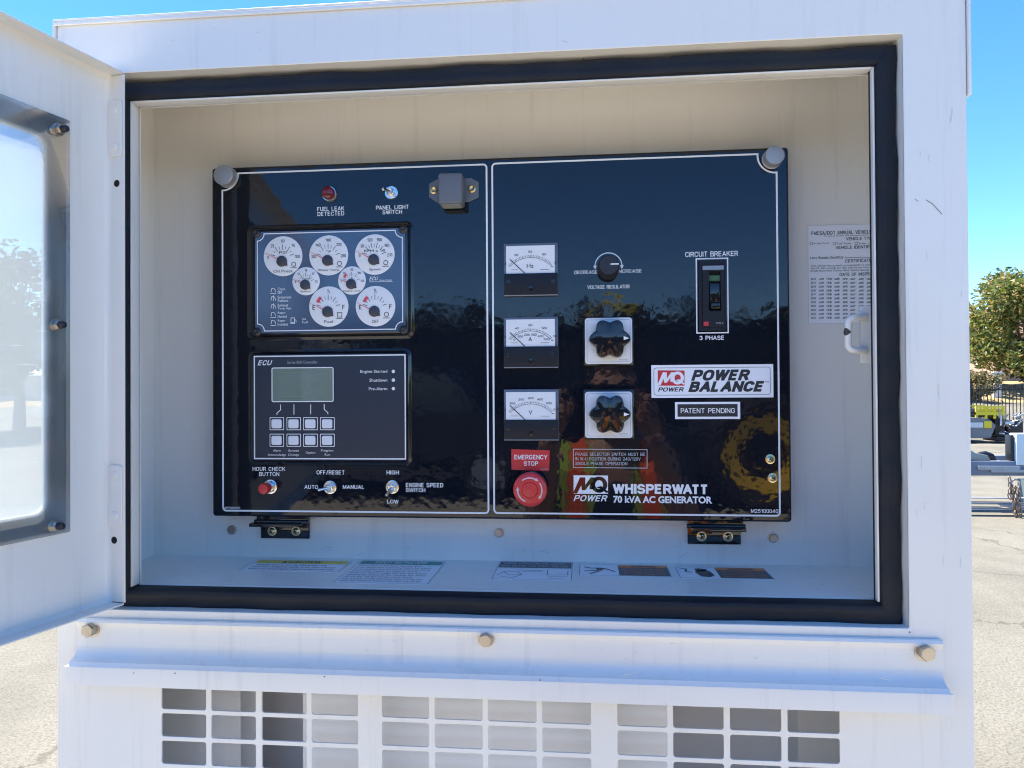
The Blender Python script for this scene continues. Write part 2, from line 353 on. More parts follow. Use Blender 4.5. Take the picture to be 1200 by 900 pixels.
GREENP = mat('teal label ink', (0.02, 0.26, 0.20), 0.4)
ORNG = mat('orange label ink', (0.80, 0.20, 0.03), 0.4)
DARKLAB = mat('dark grey label ink', (0.06, 0.065, 0.08), 0.4)
LCD = mat('liquid crystal screen', (0.15, 0.21, 0.17), 0.06, var=.5, vscale=30, var_col=(.12, .19, .19), coat=1, spec=1)
BAFFLE = mat('grey cream baffle paint', (0.78, 0.77, 0.74), 0.55, bump=.1, bscale=300, var=.3, vscale=7, var_col=(.60, .58, .54), noise_rough=.2)
HUB = mat('dial hub grey', (0.05, 0.055, 0.07), 0.4)
BTN = mat('white rubber key', (0.80, 0.81, 0.84), 0.5, bump=.15, bscale=900)
GREENLAB = mat('green breaker label', (0.04, 0.11, 0.04), 0.4)
HOLE = mat('dark opening', (0.008, 0.008, 0.008), 0.9)

# ------------------------------------------------------------------ the cabinet
YP, YB = 0.13434, 0.16934
CF = Fr((0, 0, 0))                       # cabinet face
PF = Fr((0, YP, 0))                      # control panel face
BF = Fr((0, YB, 0))                      # back wall of the recess
GX0, GX1, GZ0, GZ1 = -0.02641, 0.72674, -0.0548, 0.45748
OX0, OX1, OZ0, OZ1 = -0.050, 0.74844, -0.07386, 0.48209
XL, XR = -0.09886, 0.80471
ztop = CF.at(68, 27)[1]
cab = thing('generator_cabinet', 'white enamelled generator cabinet with an open panel door and a vent grille below', 'generator', (0.35, 0, GZ + .12))
VU0, VU1 = CF.at(186, 850)[0], CF.at(988, 850)[0]; VZ1 = CF.at(600, 812)[1]
m = MB(); m.plate(CF, rr(XL, -0.44, XR, ztop), [rr(OX0, OZ0, OX1, OZ1, .002), rr(VU0, -.40, VU1, VZ1)], -0.0025, 0, .0009)
# turned-in return round the opening
for a, b in (((OX0, OZ0), (OX1, OZ0)), ((OX1, OZ0), (OX1, OZ1)), ((OX1, OZ1), (OX0, OZ1)), ((OX0, OZ1), (OX0, OZ0))):
    c = Vector(((OX0 + OX1) / 2, (OZ0 + OZ1) / 2))
    A, B = Vector(a), Vector(b); g = .0015
    def inn(q, k): return (q.x + (g * k if q.x < c.x else -g * k), q.y + (g * k if q.y < c.y else -g * k))
    A2, B2 = inn(A, -1), inn(B, -1)
    pts = [CF.p(*A, -.001), CF.p(*B, -.001), CF.p(*B, -.030), CF.p(*A, -.030), CF.p(*A2, -.0026), CF.p(*B2, -.0026), CF.p(*B2, -.030), CF.p(*A2, -.030)]
    m.add(pts, [(0, 1, 2, 3), (4, 7, 6, 5), (3, 2, 6, 7)])
m.build('front_frame', WHITE, cab)
# side walls, back and roof of the long housing
LEN = 2.7; ZB = GZ + .14
for nm, x0, x1 in (('side_wall', XL, XL + .003), ('side_wall', XR - .003, XR)):
    MB().box(Fr((0, 0, 0), (1, 0, 0), (0, 1, 0), (0, 0, 1)), x0, 0.0026, ZB, x1, LEN, ztop - .0005).build(nm, WHITE, cab)
MB().box(CF, XL, ZB, -LEN - .003, XR, ztop, -LEN).build('rear_wall', WHITE, cab)
RT = .0022
m = MB(); m.box(CF, XL - .003, ztop + .0004, -LEN - .006, XR + .003, ztop + .0004 + RT, .003, .0007)
m.box(CF, XL - .003, ztop - .004, .0010, XR + .003, ztop + .0002, .003, .0006)
zsk = CF.at(1134, 112)[1]
m.box(CF, XL - .0032, zsk, -LEN, XL - .0008, ztop + .0002, .0029, .0008); m.box(CF, XR + .0008, zsk, -LEN, XR + .0032, ztop + .0002, .0029, .0008)
m.build('roof_cap', WHITE, cab)
MB().box(CF, XL + .01, GZ, -LEN, XR - .01, ZB, -.02).build('base_skid', BLKMAT, cab)
MB().box(CF, XL + .003, ZB, -.0025, XR - .003, -.4404, 0).build('lower_front', WHITE, cab)
# recess
RX0, RX1, RZ0, RZ1 = GX0 - .09, XR - .006, GZ0 - .0015, GZ1 + .055
m = MB(); m.plate(BF, rr(RX0, RZ0 - .02, RX1, RZ1), [], -.002, 0); m.build('recess_back_wall', WHITE, cab)
m = MB(); FL = Fr((0, 0, GZ0 - .0015), (1, 0, 0), (0, 1, 0), (0, 0, 1))
# floor sheet with a rounded front fold
prof = [(-.018, .0235), (-.010, .0205), (-.004, .0215), (-.001, .0255), (0, .031), (0, YB)]
vs = []; 
for h, y in prof: vs += [FL.p(RX0, y, h), FL.p(RX1, y, h)]
m.add(vs, [(2 * i, 2 * i + 1, 2 * i + 3, 2 * i + 2) for i in range(len(prof) - 1)], True); m.build('recess_floor', WHITE, cab)
m = MB(); m.box(CF, RX0 - .002, RZ0 - .02, -YB, RX0, RZ1, -.034); m.box(CF, RX1, RZ0 - .02, -YB, RX1 + .002, RZ1, -.034); m.box(CF, RX0, RZ1, -YB, RX1, RZ1 + .002, -.034)
m.build('recess_liner', WHITE, cab)
# inner frame flange that carries the seal
fi = [(GX0 - .001, GZ0 - .001, GX1 + .001, GZ1 + .001)]
m = MB(); m.plate(CF, rr(OX0 + .0015, OZ0 + .0015, OX1 - .0015, OZ1 - .0015), [rr(GX0 + .0005, GZ0 + .0005, GX1 + .002, GZ1 - .0005, .001)], -.0315, -.0295)
FD = .0275
m.box(CF, GX0 - .0012, GZ0 + .0006, -FD, GX0 + .0006, GZ1 + .001, -.0145, .0005)
m.box(CF, GX1 - .0006, GZ0 + .0006, -.021, GX1 + .0012, GZ1 + .001, -.0145, .0005)
m.box(CF, GX0 + .0009, GZ1 - .0006, -FD, GX1 - .0009, GZ1 + .0012, -.0145, .0005)
m.build('seal_flange', WHITE, cab)
# rubber bulb seal: one lobed profile run round the opening
def seal_side(m, A, B, inn, w=.0205):
    """A->B edge of the inner rectangle, inn = unit vector pointing outwards from the opening"""
    prof = [(.0002, -.029), (.0002, -.016), (.0016, -.0115), (.0045, -.0098), (.008, -.0100), (.0105, -.0108), (.0125, -.0112), (.0155, -.0108), (.0185, -.0120), (.0203, -.0150), (w, -.0190), (w, -.029)]
    A, B, n = Vector(A), Vector(B), Vector(inn); d = (B - A).normalized(); N = 40; vs = []
    for i in range(N + 1):
        for o, h in prof:
            a = A - d * o; b = B + d * o          # mitred
            q = a.lerp(b, i / N) + n * (o + (.0006 * sin(i * .9 + A.y * 30) if o > .016 and 0 < i < N else 0)); k = .0009 * sin(i * 1.7 + A.x * 40) + .0009 * sin(i * .61 + 2)
            vs.append(CF.p(q.x, q.y, h + (k if h > -.028 else 0)))
    P = len(prof)
    m.add(vs, [(i * P + j, i * P + j + 1, (i + 1) * P + j + 1, (i + 1) * P + j) for i in range(N) for j in range(P - 1)], True)
m = MB()
e = .0008
for A, B, n in (((GX0 - e, GZ0 - e), (GX1 + e, GZ0 - e), (0, -1)), ((GX1 + e, GZ0 - e), (GX1 + e, GZ1 + e), (1, 0)), ((GX1 + e, GZ1 + e), (GX0 - e, GZ1 + e), (0, 1)), ((GX0 - e, GZ1 + e), (GX0 - e, GZ0 - e), (-1, 0))):
    seal_side(m, A, B, n)
m.build('door_seal', RUBBER, cab)
# bolts on the back wall
def bolt(parent, f, c, r, h, name='bolt', mt=STEEL, washer=True, a0=.2, dome=False):
    m = MB()
    if washer: m.lathe(f, c, [(r * 1.22, 0), (r * 1.22, .0012), (r * .9, .0014)], 28)
    m.lathe(f, c, [(r * .98, .0012), (r, h * .4), (r, h * .80), (r * .90, h)], 6, a0)
    m.lathe(f, c, [(r * .84, h * .95), (r * .80, h * 1.03), (r * .3, h * 1.03)], 24)
    return m.build(name, mt, parent)
def screw(parent, f, c, r, mt=BRASS, name='screw', a=.5):
    m = MB(); m.lathe(f, c, [(r * 1.35, 0), (r * 1.35, .0008), (r, .001), (r * .96, .0022), (r * .6, .0034), (r * .2, .0037)], 24)
    ob = m.build(name, mt, parent)
    k = MB(); 
    for t in (a, a + pi / 2):
        d = (cos(t) * r * .55, sin(t) * r * .55)
        k.stroke(f, [(c[0] - d[0], c[1] - d[1]), (c[0] + d[0], c[1] + d[1])], r * .24, .0041)
    k.build('recess_cross', HOLE, ob if parent.parent is None else parent)
    return ob
for px, py in ((272, 621), (585, 624), (905.5, 630)):
    bolt(cab, BF, BF.at(px, py), .0048, .0045, 'wall_bolt')

# ---- drip shelf cover plate below the opening
pl_l, pl_r = CF.at(93, 760)[0], CF.at(1102, 760)[0]
zt = CF.at(600, 735.5)[1]; 
lt, lb = CF.at(600, 798.0, .018)[1], CF.at(600, 820, .018)[1]
prof = [(zt - .002, .001), (zt, .0022), (zt - .0008, .0045), (zt - .0035, .0058), (zt - .0060, .0052), (zt - .0078, .0040), (zt - .010, .0034)]
zc = lt + .0045; rb = .0125
prof += [(zc + rb + .012, .0034), (zc + rb + .004, .0034)]
for i in range(9):
    a = R_(90 * i / 8); prof.append((zc + rb - rb * sin(a), .0034 + rb * (1 - cos(a))))
prof += [(lt + .0014, .0180), (lt + .0007, .0188), (lt - .0002, .0190), (lb, .0190), (lb, .0168), (lt - .006, .0168)]
m = MB(); P = len(prof)
xs = [pl_l, pl_r]
vs = [CF.p(x, z, h) for x in xs for z, h in prof]
m.add(vs, [(j, j + 1, P + j + 1, P + j) for j in range(P - 1)], True)
# closed ends behind the plate and tab at the lip ends
for x, sgn in ((pl_l, -1), (pl_r, 1)):
    m.box(CF, min(x, x + sgn * .0012), zc + rb, .0004, max(x, x + sgn * .0012), zt - .003, .0033)
m.plate(CF, rr(pl_l - .0035, lb, pl_l + .002, lt + .0008, .0018), [], .0166, .0189, .0004)
m.plate(CF, rr(pl_r - .002, lb, pl_r + .0035, lt + .0008, .0018), [], .0166, .0189, .0004)
cover = m.build('cover_plate', WHITE, cab, sharp=28)
cover['label'] = 'bent white drip rail plate held by three hex bolts'
CPF = CF.up(.0034)
for px, py, r in ((104, 738.5, .0072), (569, 750, .0068), (1086, 765.5, .0074)):
    c = CPF.at(px, py, .005); bolt(cover, CPF, c, r, .0085, a0=.35)
# ---- vent panel
ROWS = 7
m = MB(); holes = []
g1 = [(190.8, 242.8), (248.9, 300.9), (307.8, 360.3), (366.3, 420.5)]
g2 = [(448.3, 503.3), (510, 566), (572.3, 629), (635.7, 692.7)]
g3 = [(723.5, 781.9), (788.6, 847.7), (855, 915), (922.3, 983.2)]
row_t = [CF.at(216, y)[1] for y in (803.5, 835.7, 868)]; row_b = [CF.at(216, y)[1] for y in (830.5, 862.8, 894.8)]
pitch = ((row_b[0] - row_b[2]) / 2)
for gx in (g1, g2, g3):
    for a, b in gx:
        u0, u1 = CF.at(a, 850)[0], CF.at(b, 850)[0]
        for k in range(ROWS):
            v1, v0 = row_b[0] + (row_t[1] - row_b[1]) - k * pitch, row_b[0] - k * pitch
            holes.append(rr(u0, v0, u1, v1, .0026, 4))
vz1, vz0 = zt - .012, row_b[0] - ROWS * pitch - .02
m.plate(CF, rr(pl_l + .0015, vz0, pl_r - .0015, vz1), holes, .0002, .0022, .0004)
m.build('vent_grille', WHITE, cab, label='white sheet with three groups of rounded rectangular vent slots')

m = MB(); pts = []
for px, dp in ((150, .075), (282, .075), (282, .10), (308, .10), (308, .16), (355, .16), (355, .032), (785, .032), (785, .16), (935, .16), (935, .10), (1030, .10)):
    pts.append((CF.at(px, 850, -dp)[0], dp))
za, zb = GZ0 - .012, -.46
vs = [CF.p(x, z, -d) for x, d in pts for z in (zb, za)]
m.add(vs, [(2 * i, 2 * i + 1, 2 * i + 3, 2 * i + 2) for i in range(len(pts) - 1)])
m.build('air_baffle', BAFFLE, cab, label='grey painted baffle sheets seen through the vent slots')
m = MB(); m.box(CF, XL + .01, zb - .002, -.165, XR - .01, zb, -.004); m.box(CF, XL + .01, za, -.165, XR - .01, za + .002, -.04)
m.build('air_duct_floor', BAFFLE, cab)

# ---- latch striker on the right inner flange
ST = Fr((0, .050, 0)); st_c = lambda px, py: ST.at(px, py)
x0, z1 = st_c(1010, 358); x1, z0 = st_c(1028, 425.6)
m = MB(); m.box(CF, x0, z0, -.058, x1 + .012, z1, -.054, .0008); stk = m.build('latch_striker', WHITE, cab, label='white U shaped latch striker with chipped paint beside the inspection sheet')
a, b = st_c(993, 371), st_c(993, 411); xr_ = x0 + .004; r = .0036
P = [(xr_, .054, a[1]), (a[0] + .008, .050, a[1] - .001)]
for i in range(1, 5): t = R_(90 * i / 4); P.append((a[0] + .008 - .008 * sin(t), .049, a[1] - .001 - .006 * (1 - cos(t))))
for i in range(0, 5): t = R_(90 * i / 4); P.append((b[0] + .008 - .008 * cos(t), .049, b[1] + .006 - .006 * sin(t)))
P.append((xr_, .054, b[1]))
# bring the loop forward of its plate
P = [(x, y - .001, z) for x, y, z in P]
MB().tube(P, r, 12).build('striker_loop', WHITE, stk)
ch = MB(); k1, k2 = st_c(992.6, 383), st_c(992.6, 396)
ch.tube([(k1[0] - .0004, .0476, k1[1]), (k1[0] - .0004, .0476, (k1[1] + k2[1]) / 2), (k2[0] - .0004, .0476, k2[1])], [.0024, .0038, .0022], 10); ch.build('paint_chip', mat('bare dark steel', (.06, .055, .05), .6), stk)

# ---- wear: scratches and scuffs where the photograph shows them
SCR = mat('scratch in the paint', (.20, .18, .16), .7); RUST = mat('rust brown grime', (.64, .58, .50), .8); DRT = mat('faint grey scuff', (.64, .63, .62), .7)
CS = CF.up(.0003)
m = MB(); m.stroke(CS, [CS.at(1085, 234), CS.at(1093, 239), CS.at(1104, 251)], .0006); m.stroke(CS, [CS.at(1072, 233), CS.at(1076, 236)], .0005, .0001); m.build('paint_scratch', SCR, cab)
rnd = random.Random(21)
def marks(frame, x0, y0, x1, y1, n_, name, mt, L=(2, 9), w=(.0003, .0007), vert=False):
    for i in range(n_):
        m = MB(); x, y = rnd.uniform(x0, x1), rnd.uniform(y0, y1); l = rnd.uniform(*L); a = (pi / 2 + rnd.uniform(-.12, .12)) if vert else rnd.uniform(-.5, .5) + (pi if rnd.random() < .5 else 0)
        P = [frame.at(x + cos(a) * l * t + rnd.uniform(-.5, .5), y + sin(a) * l * t + rnd.uniform(-.5, .5)) for t in (0, .35, .7, 1)]
        m.stroke(frame, P, rnd.uniform(*w), 1e-5 * i); m.build(name, mt, cab)
marks(CS, 1070, 120, 1130, 720, 12, 'scuff_mark', DRT, (5, 22), (.0003, .0006), True)
marks(CS, 160, 30, 1000, 70, 5, 'scuff_mark', DRT)
BS = BF.up(.0004); marks(BS, 370, 636, 900, 648, 9, 'scuff_mark', DRT, (3, 14), (.0004, .0010))
CS2 = CF.up(.0037); marks(CS2, 300, 750, 1050, 772, 8, 'scuff_mark', DRT, (2, 7))
LS = CF.up(.0192); marks(LS, 130, 788, 1080, 812, 4, 'scuff_mark', DRT, (5, 20), (.0003, .0007))
for px, py in ((205, 789), (380, 793), (633, 797), (1066, 741)):
    m = MB(); f_ = LS if py > 780 else CS; m.lathe(f_, f_.at(px, py), [(.0008, 0), (.0005, .0002)], 7); m.build('chip', SCR, cab)
# ---- labels lying on the recess floor
FLL = FL.up(.00035)
def flabel(corners, name='floor_label', label=None):
    """corners in photo pixels TL TR BR BL -> rectangle on the floor"""
    P = [FLL.at(*c) for c in corners]
    u0 = (P[0][0] + P[3][0]) / 2; u1 = (P[1][0] + P[2][0]) / 2; v1 = (P[0][1] + P[1][1]) / 2; v0 = (P[2][1] + P[3][1]) / 2
    m = MB(); m.plate(FL, rr(u0, v0, u1, v1, .0015, 3), [], .0001, .0004); ob = m.build(name, PAPER, cab, label=label)
    f = FL.up(.0006)
    def U(a): return u0 + (u1 - u0) * a
    def V(b): return v1 + (v0 - v1) * b
    return ob, f, U, V
def lines(m, f, U, V, rows, y0, y1, x0, x1, seed, h=0):
    rnd = random.Random(seed)
    words = 'the engine must be stopped before any service work is done on this unit keep panel door closed while running read manual for full safe operating steps and check all lines for leaks'.split()
    for i in range(rows):
        n = rnd.randint(6, 9); t = ' '.join(rnd.choice(words) for _ in range(n)); a = V(y0 + (y1 - y0) * (i + .12) / rows); b = V(y0 + (y1 - y0) * (i + .86) / rows)
        e = x1 if i % 3 else x1 - .12
        m.text(f, t, (U(x0), a, U(e), b), h, px=False)
ob, f, U, V = flabel([(295.3, 656.7), (412, 656.3), (401.3, 670.4), (282.7, 668.7)], label='yellow headed caution label at the left of the recess floor')
MB().poly(f, [(U(.03), V(.05)), (U(.97), V(.05)), (U(.97), V(.33)), (U(.03), V(.33))]).build('label_header', YEL, ob)
m = MB(); m.text(f, 'CAUTION', (U(.37), V(.09), U(.70), V(.30)), .0002, px=False, bold=.02)
m.poly(f, [(U(.30), V(.30)), (U(.35), V(.30)), (U(.325), V(.08))], .0002)
lines(m, f, U, V, 3, .40, .92, .08, .92, 1); m.stroke(f, [(U(.01), V(.02)), (U(.99), V(.02)), (U(.99), V(.98)), (U(.01), V(.98))], .0005, 0, True); m.build('label_print', BLACKPRINT, ob)
ob, f, U, V = flabel([(418, 656.7), (520.7, 657.6), (505.3, 684.7), (394, 683.3)], label='teal headed safety instructions label on the recess floor')
MB().poly(f, [(U(.03), V(.03)), (U(.97), V(.03)), (U(.97), V(.19)), (U(.03), V(.19))]).build('label_header', GREENP, ob)
MB().text(f, 'SAFETY INSTRUCTIONS', (U(.2), V(.06), U(.8), V(.16)), .0002, px=False, bold=.02).build('header_text', PRINT, ob)
m = MB(); lines(m, f, U, V, 9, .23, .95, .05, .90, 2); m.stroke(f, [(U(.01), V(.01)), (U(.99), V(.01)), (U(.99), V(.99)), (U(.01), V(.99))], .0005, 0, True); m.build('label_print', BLACKPRINT, ob)
ob, f, U, V = flabel([(584.7, 657.3), (671.3, 658.8), (671, 680.2), (576.5, 679)], label='white diagram label with a dark heading on the recess floor')
MB().poly(f, [(U(.02), V(.04)), (U(.98), V(.04)), (U(.98), V(.38)), (U(.02), V(.38))]).build('label_header', DARKLAB, ob)
m = MB(); m.text(f, 'ENGINE OPERATION AND SERVICE', (U(.08), V(.08), U(.9), V(.20)), .0002, px=False); m.text(f, 'READ BEFORE YOU START THIS UNIT', (U(.05), V(.24), U(.94), V(.35)), .0002, px=False); m.build('header_text', PRINTDIM, ob)
m = MB(); m.stroke(f, [(U(.01), V(.01)), (U(.99), V(.01)), (U(.99), V(.99)), (U(.01), V(.99))], .0005, 0, True)
for pts in ([(.05, .8), (.12, .6), (.30, .6), (.36, .75), (.25, .92), (.1, .85)], [(.36, .62), (.58, .55), (.6, .6)], [(.30, .52), (.62, .52)], [(.68, .5), (.68, .75), (.94, .72), (.94, .5)], [(.7, .82), (.95, .82)], [(.7, .93), (.9, .93)], [(.12, .6), (.2, .78), (.36, .75)]):
    m.stroke(f, [(U(a), V(b)) for a, b in pts], .0008)
m.build('label_print', BLACKPRINT, ob)
for cs, kind, lb in (([(678.5, 661), (783.5, 663.3), (786.5, 676), (677.7, 674.5)], 0, 'warning label with a moving fan pictogram on the recess floor'),
                     ([(791.8, 664), (897.5, 666.3), (906.5, 679), (794.5, 677.2)], 1, 'warning label with an electric shock hand pictogram on the recess floor')):
    ob, f, U, V = flabel(cs, label=lb)
    MB().poly(f, [(U(.44), V(.05)), (U(.985), V(.05)), (U(.985), V(.95)), (U(.44), V(.95))]).build('dark_field', DARKLAB, ob)
    m = MB(); m.poly(f, [(U(.44), V(.05)), (U(.985), V(.05)), (U(.985), V(.28)), (U(.44), V(.28))], .0002)
    for k in range(4): m.text(f, 'HIGH VOLTAGE MOVING PARTS', (U(.48), V(.36 + .15 * k), U(.94), V(.44 + .15 * k)), .0002, px=False)
    m.build('label_header', ORNG, ob)
    m = MB(); m.stroke(f, [(U(.01), V(.01)), (U(.99), V(.01)), (U(.99), V(.99)), (U(.01), V(.99))], .0005, 0, True)
    m.text(f, 'WARNING', (U(.58), V(.08), U(.86), V(.24)), .0003, px=False, bold=.02)
    if kind == 0:
        for pts in ([(.06, .25), (.14, .35), (.24, .32)], [(.06, .62), (.2, .55), (.26, .35)], [(.12, .85), (.25, .55)], [(.28, .35), (.4, .62)]): m.stroke(f, [(U(a), V(b)) for a, b in pts], .0028)
        m.lathe(f, (U(.24), V(.4)), [(.005, 0), (.005, .0001)], 16)
    else:
        m.stroke(f, [(U(.05), V(.12)), (U(.12), V(.2)), (U(.10), V(.45)), (U(.17), V(.5))], .0022)
        m.poly(f, [(U(.20), V(.5)), (U(.22), V(.3)), (U(.30), V(.25)), (U(.37), V(.4)), (U(.39), V(.75)), (U(.33), V(.9)), (U(.24), V(.85))])
        for k in range(4): m.stroke(f, [(U(.235 + .033 * k), V(.4)), (U(.225 + .033 * k), V(.12 + .03 * abs(k - 1)))], .0030)
    m.build('label_print', BLACKPRINT, ob)

# ---- inspection sheet stuck on the back wall at the right
BL = BF.up(.0004)
u0, v1 = BL.at(946.7, 264.5); v0 = BL.at(980, 379)[1]; u1 = u0 + (BL.at(1052, 300)[0] - u0)
m = MB(); m.plate(BF, rr(u0, v0, u1, v1, .001, 2), [], .0001, .0004); sheet = m.build('inspection_sheet', PAPER2, cab, label='printed vehicle inspection sheet stuck on the back wall at the right')
MB().stroke(BF.up(.0005), rr(u0, v0, u1, v1, 0), .0005, 0, True).build('sheet_edge', DRT, sheet)
f = BF.up(.0006); m = MB()
def sx(x): return 940 + x / 6
def sy(y): return 250 + y / 6
def st(t, x0, y0, x1, y1, bold=0.0): m.text(f, t, (sx(x0), sy(y0), sx(x1), sy(y1)), 0, bold=bold)
st('FMCSA/DOT ANNUAL VEHICLE INSPECTION', 65, 120, 668, 146, .02)
st('To note on this date with permanent marker when passed', 155, 150, 560, 162)
st('VEHICLE TYPE', 308, 166, 505, 188, .02)
for i, (a, t) in enumerate(((55, 'Straight Truck'), (218, 'Truck Tractor'), (372, 'Trailer'), (470, 'Other'))):
    m.stroke(f, [f.at(sx(a), sy(203)), f.at(sx(a + 18), sy(203)), f.at(sx(a + 18), sy(221)), f.at(sx(a), sy(221))], .0004, 0, True)
    st(t, a + 24, 204, a + 24 + 8 * len(t), 218)
st('VEHICLE IDENTIFICATION', 235, 226, 585, 247, .02)
st('Herc Rentals Unit/RC#', 58, 302, 290, 322, .01)
m.stroke(f, [f.at(sx(300), sy(312)), f.at(sx(600), sy(312))], .0005)
st('CERTIFICATION', 303, 322, 520, 344, .02)
st('This vehicle has passed an inspection in accordance with', 58, 358, 600, 374)
st('396.23. All records for this vehicle are kept at: Local', 58, 376, 560, 392)
st('27500 Riverview Center Blvd, Bonita Springs, FL 34134', 58, 394, 570, 410)
st('DATE OF INSPECTION', 264, 416, 560, 438, .02)
for r_ in range(11):
    y = 461 + 27.3 * r_
    for k, t in enumerate((str(2013 + r_), 'JAN', 'FEB', 'MAR', 'APR', 'MAY', 'JUN', 'JUL', 'AUG')):
        x = 78 + 56 * k; st(t, x - 17, y - 7, x + 17, y + 7, .035)
m.build('sheet_print', BLACKPRINT, sheet)

# ---- the open door, swung out to the left
dH = Vector((-.0180, -.0080, 0)); dE = Vector((-.0470, -.1330, 0))
dd = (dE - dH).normalized(); dn = Vector((-dd.y, dd.x, 0)) * (1 if (-dd.y) > 0 else -1)
DF = Fr((dH.x, dH.y, 0), dd, (0, 0, 1), dn)         # h = 0 at the free edge of the returns; skin at h = -TH
TH = .0215; DW = .82
tz = DF.at(144, 84)[1]; bz = DF.at(142, 711)[1]
tz2 = DF.at(0, 11.7)[1]; bz2 = DF.at(0, 757)[1]
DZ1, DZ0 = (tz + tz2) / 2, (bz + bz2) / 2
SK = DF.up(-TH)
wr, wt, wb = SK.at(53.5, 380)[0], SK.at(0, 140)[1], SK.at(0, 612)[1]
wl = wr + .50
m = MB(); m.plate(DF, rr(.0012, DZ0, DW, DZ1, .004), [rr(wr, wb, wl, wt, .0125, 8)], -TH - .002, -TH)
for a in ((DZ0, DZ0 + .0016), (DZ1 - .0016, DZ1)): m.box(DF, .002, a[0], -TH + .0002, DW, a[1], 0, .0004)
m.box(DF, 0, DZ0 + .002, -TH + .0002, .0016, DZ1 - .002, 0, .0004); m.box(DF, DW - .0016, DZ0 + .002, -TH + .0002, DW, DZ1 - .002, 0, .0004)
# soft inner fillets of the folds
door = m.build('door', WHITE, cab, label='white pan shaped door with a clear window, swung wide open to the left')
def fillet(m, A, B, n1, n2, r=.005, k=5):
    vs = []
    for q in (A, B):
        for i in range(k + 1):
            t = R_(90 * i / k); vs.append(q + n1 * r * (1 - sin(t)) + n2 * r * (1 - cos(t)))
    m.add(vs, [(i, i + 1, k + 2 + i, k + 1 + i) for i in range(k)], True)
m = MB(); hs = -TH + .0001; Z = Vector((0, 0, 1))
fillet(m, DF.p(.0016, DZ1 - .0016, hs), DF.p(DW - .0016, DZ1 - .0016, hs), -Z, dn); fillet(m, DF.p(.0016, DZ0 + .0016, hs), DF.p(DW - .0016, DZ0 + .0016, hs), Z, dn)
fillet(m, DF.p(.0016, DZ0 + .0016, hs), DF.p(.0016, DZ1 - .0016, hs), dd, dn)
m.build('fold_fillet', WHITE, door)
# edge trim: white beading round the window cut-out
m = MB(); o = rr(wr - .0008, wb - .0008, wl, wt + .0008, .0125, 8); i_ = rr(wr + .0022, wb + .0022, wl - .002, wt - .0022, .0105, 8)
m.plate(SK, o, [i_], -.003, .0012, .0004); m.build('window_bead', PRINT, door)
# mounting tape band and clear sheet
tr = SK.at(77.5, 380, .002)[0]; tt, tb = SK.at(0, 115, .002)[1], SK.at(0, 636, .002)[1]
m = MB(); m.plate(SK, rr(tr, tb, wl + .03, tt, .001), [rr(wr - .0010, wb - .0010, wl + .0005, wt + .0010, .0125, 8)], .0002, .0018)
m.build('window_seal', TAPE, door)
pm = bpy.data.materials.new('scratched milky acrylic'); pm.use_nodes = True; n = pm.node_tree; b = n.nodes['Principled BSDF']
b.inputs['Base Color'].default_value = (.90, .94, .95, 1); b.inputs['Roughness'].default_value = .12
b.inputs['Specular IOR Level'].default_value = .6
tp = n.nodes.new('ShaderNodeBsdfTransparent'); tp.inputs[0].default_value = (.78, .80, .80, 1)
tl = n.nodes.new('ShaderNodeBsdfTranslucent'); tl.inputs[0].default_value = (.74, .78, .78, 1)
gl = n.nodes.new('ShaderNodeBsdfGlossy'); gl.inputs['Roughness'].default_value = .06; gl.inputs[0].default_value = (1, 1, 1, 1)
fr = n.nodes.new('ShaderNodeFresnel'); fr.inputs[0].default_value = 1.49
tc = n.nodes.new('ShaderNodeTexCoord'); mp = n.nodes.new('ShaderNodeMapping'); mp.inputs['Rotation'].default_value = (0, .45, .3); mp.inputs['Scale'].default_value = (9, 9, 120)
ns = n.nodes.new('ShaderNodeTexNoise'); ns.inputs['Scale'].default_value = 1.5; ns.inputs['Detail'].default_value = 5
n.links.new(tc.outputs['Object'], mp.inputs[0]); n.links.new(mp.outputs[0], ns.inputs['Vector'])
mr = n.nodes.new('ShaderNodeMapRange'); mr.inputs[1].default_value = .68; mr.inputs[2].default_value = .76; mr.inputs[3].default_value = .34; mr.inputs[4].default_value = .50
n.links.new(ns.outputs[0], mr.inputs[0])
m1 = n.nodes.new('ShaderNodeMixShader'); n.links.new(mr.outputs[0], m1.inputs[0]); n.links.new(tp.outputs[0], m1.inputs[1]); n.links.new(tl.outputs[0], m1.inputs[2])
m2 = n.nodes.new('ShaderNodeMixShader'); hf = n.nodes.new('ShaderNodeMath'); hf.operation = 'MULTIPLY'; hf.inputs[1].default_value = .55; n.links.new(fr.outputs[0], hf.inputs[0]); n.links.new(hf.outputs[0], m2.inputs[0]); n.links.new(m1.outputs[0], m2.inputs[1]); n.links.new(gl.outputs[0], m2.inputs[2])
n.links.new(m2.outputs[0], n.nodes['Material Output'].inputs['Surface'])
acr = mat('acrylic edge', (.55, .60, .63), .12)
sr, stp, sb = SK.at(81.5, 380, .004)[0], SK.at(0, 110, .004)[1], SK.at(0, 640, .004)[1]
m = MB(); m.plate(SK, rr(sr, sb, wl + .035, stp, .002), [], .0020, .0048); m.build('window_pane', pm, door)
for px, py in ((68, 152), (65, 381), (63, 616)):
    f = SK.up(.0048); c = f.at(px, py)
    m = MB(); m.lathe(f, c, [(.0062, 0), (.0062, .0010), (.004, .0012)], 24); m.lathe(f, c, [(.0049, .0012), (.0050, .005), (.0044, .0062)], 6); w = m.build('window_bolt', STEEL, door)
    if cab: 
        m = MB(); m.lathe(f, c, [(.0036, .0058), (.0036, .0096), (.0029, .0112), (0, .0118)], 20); m.build('bolt_cap', mat('dark bolt cap', (.045, .045, .055), .3, metal=.6), door)
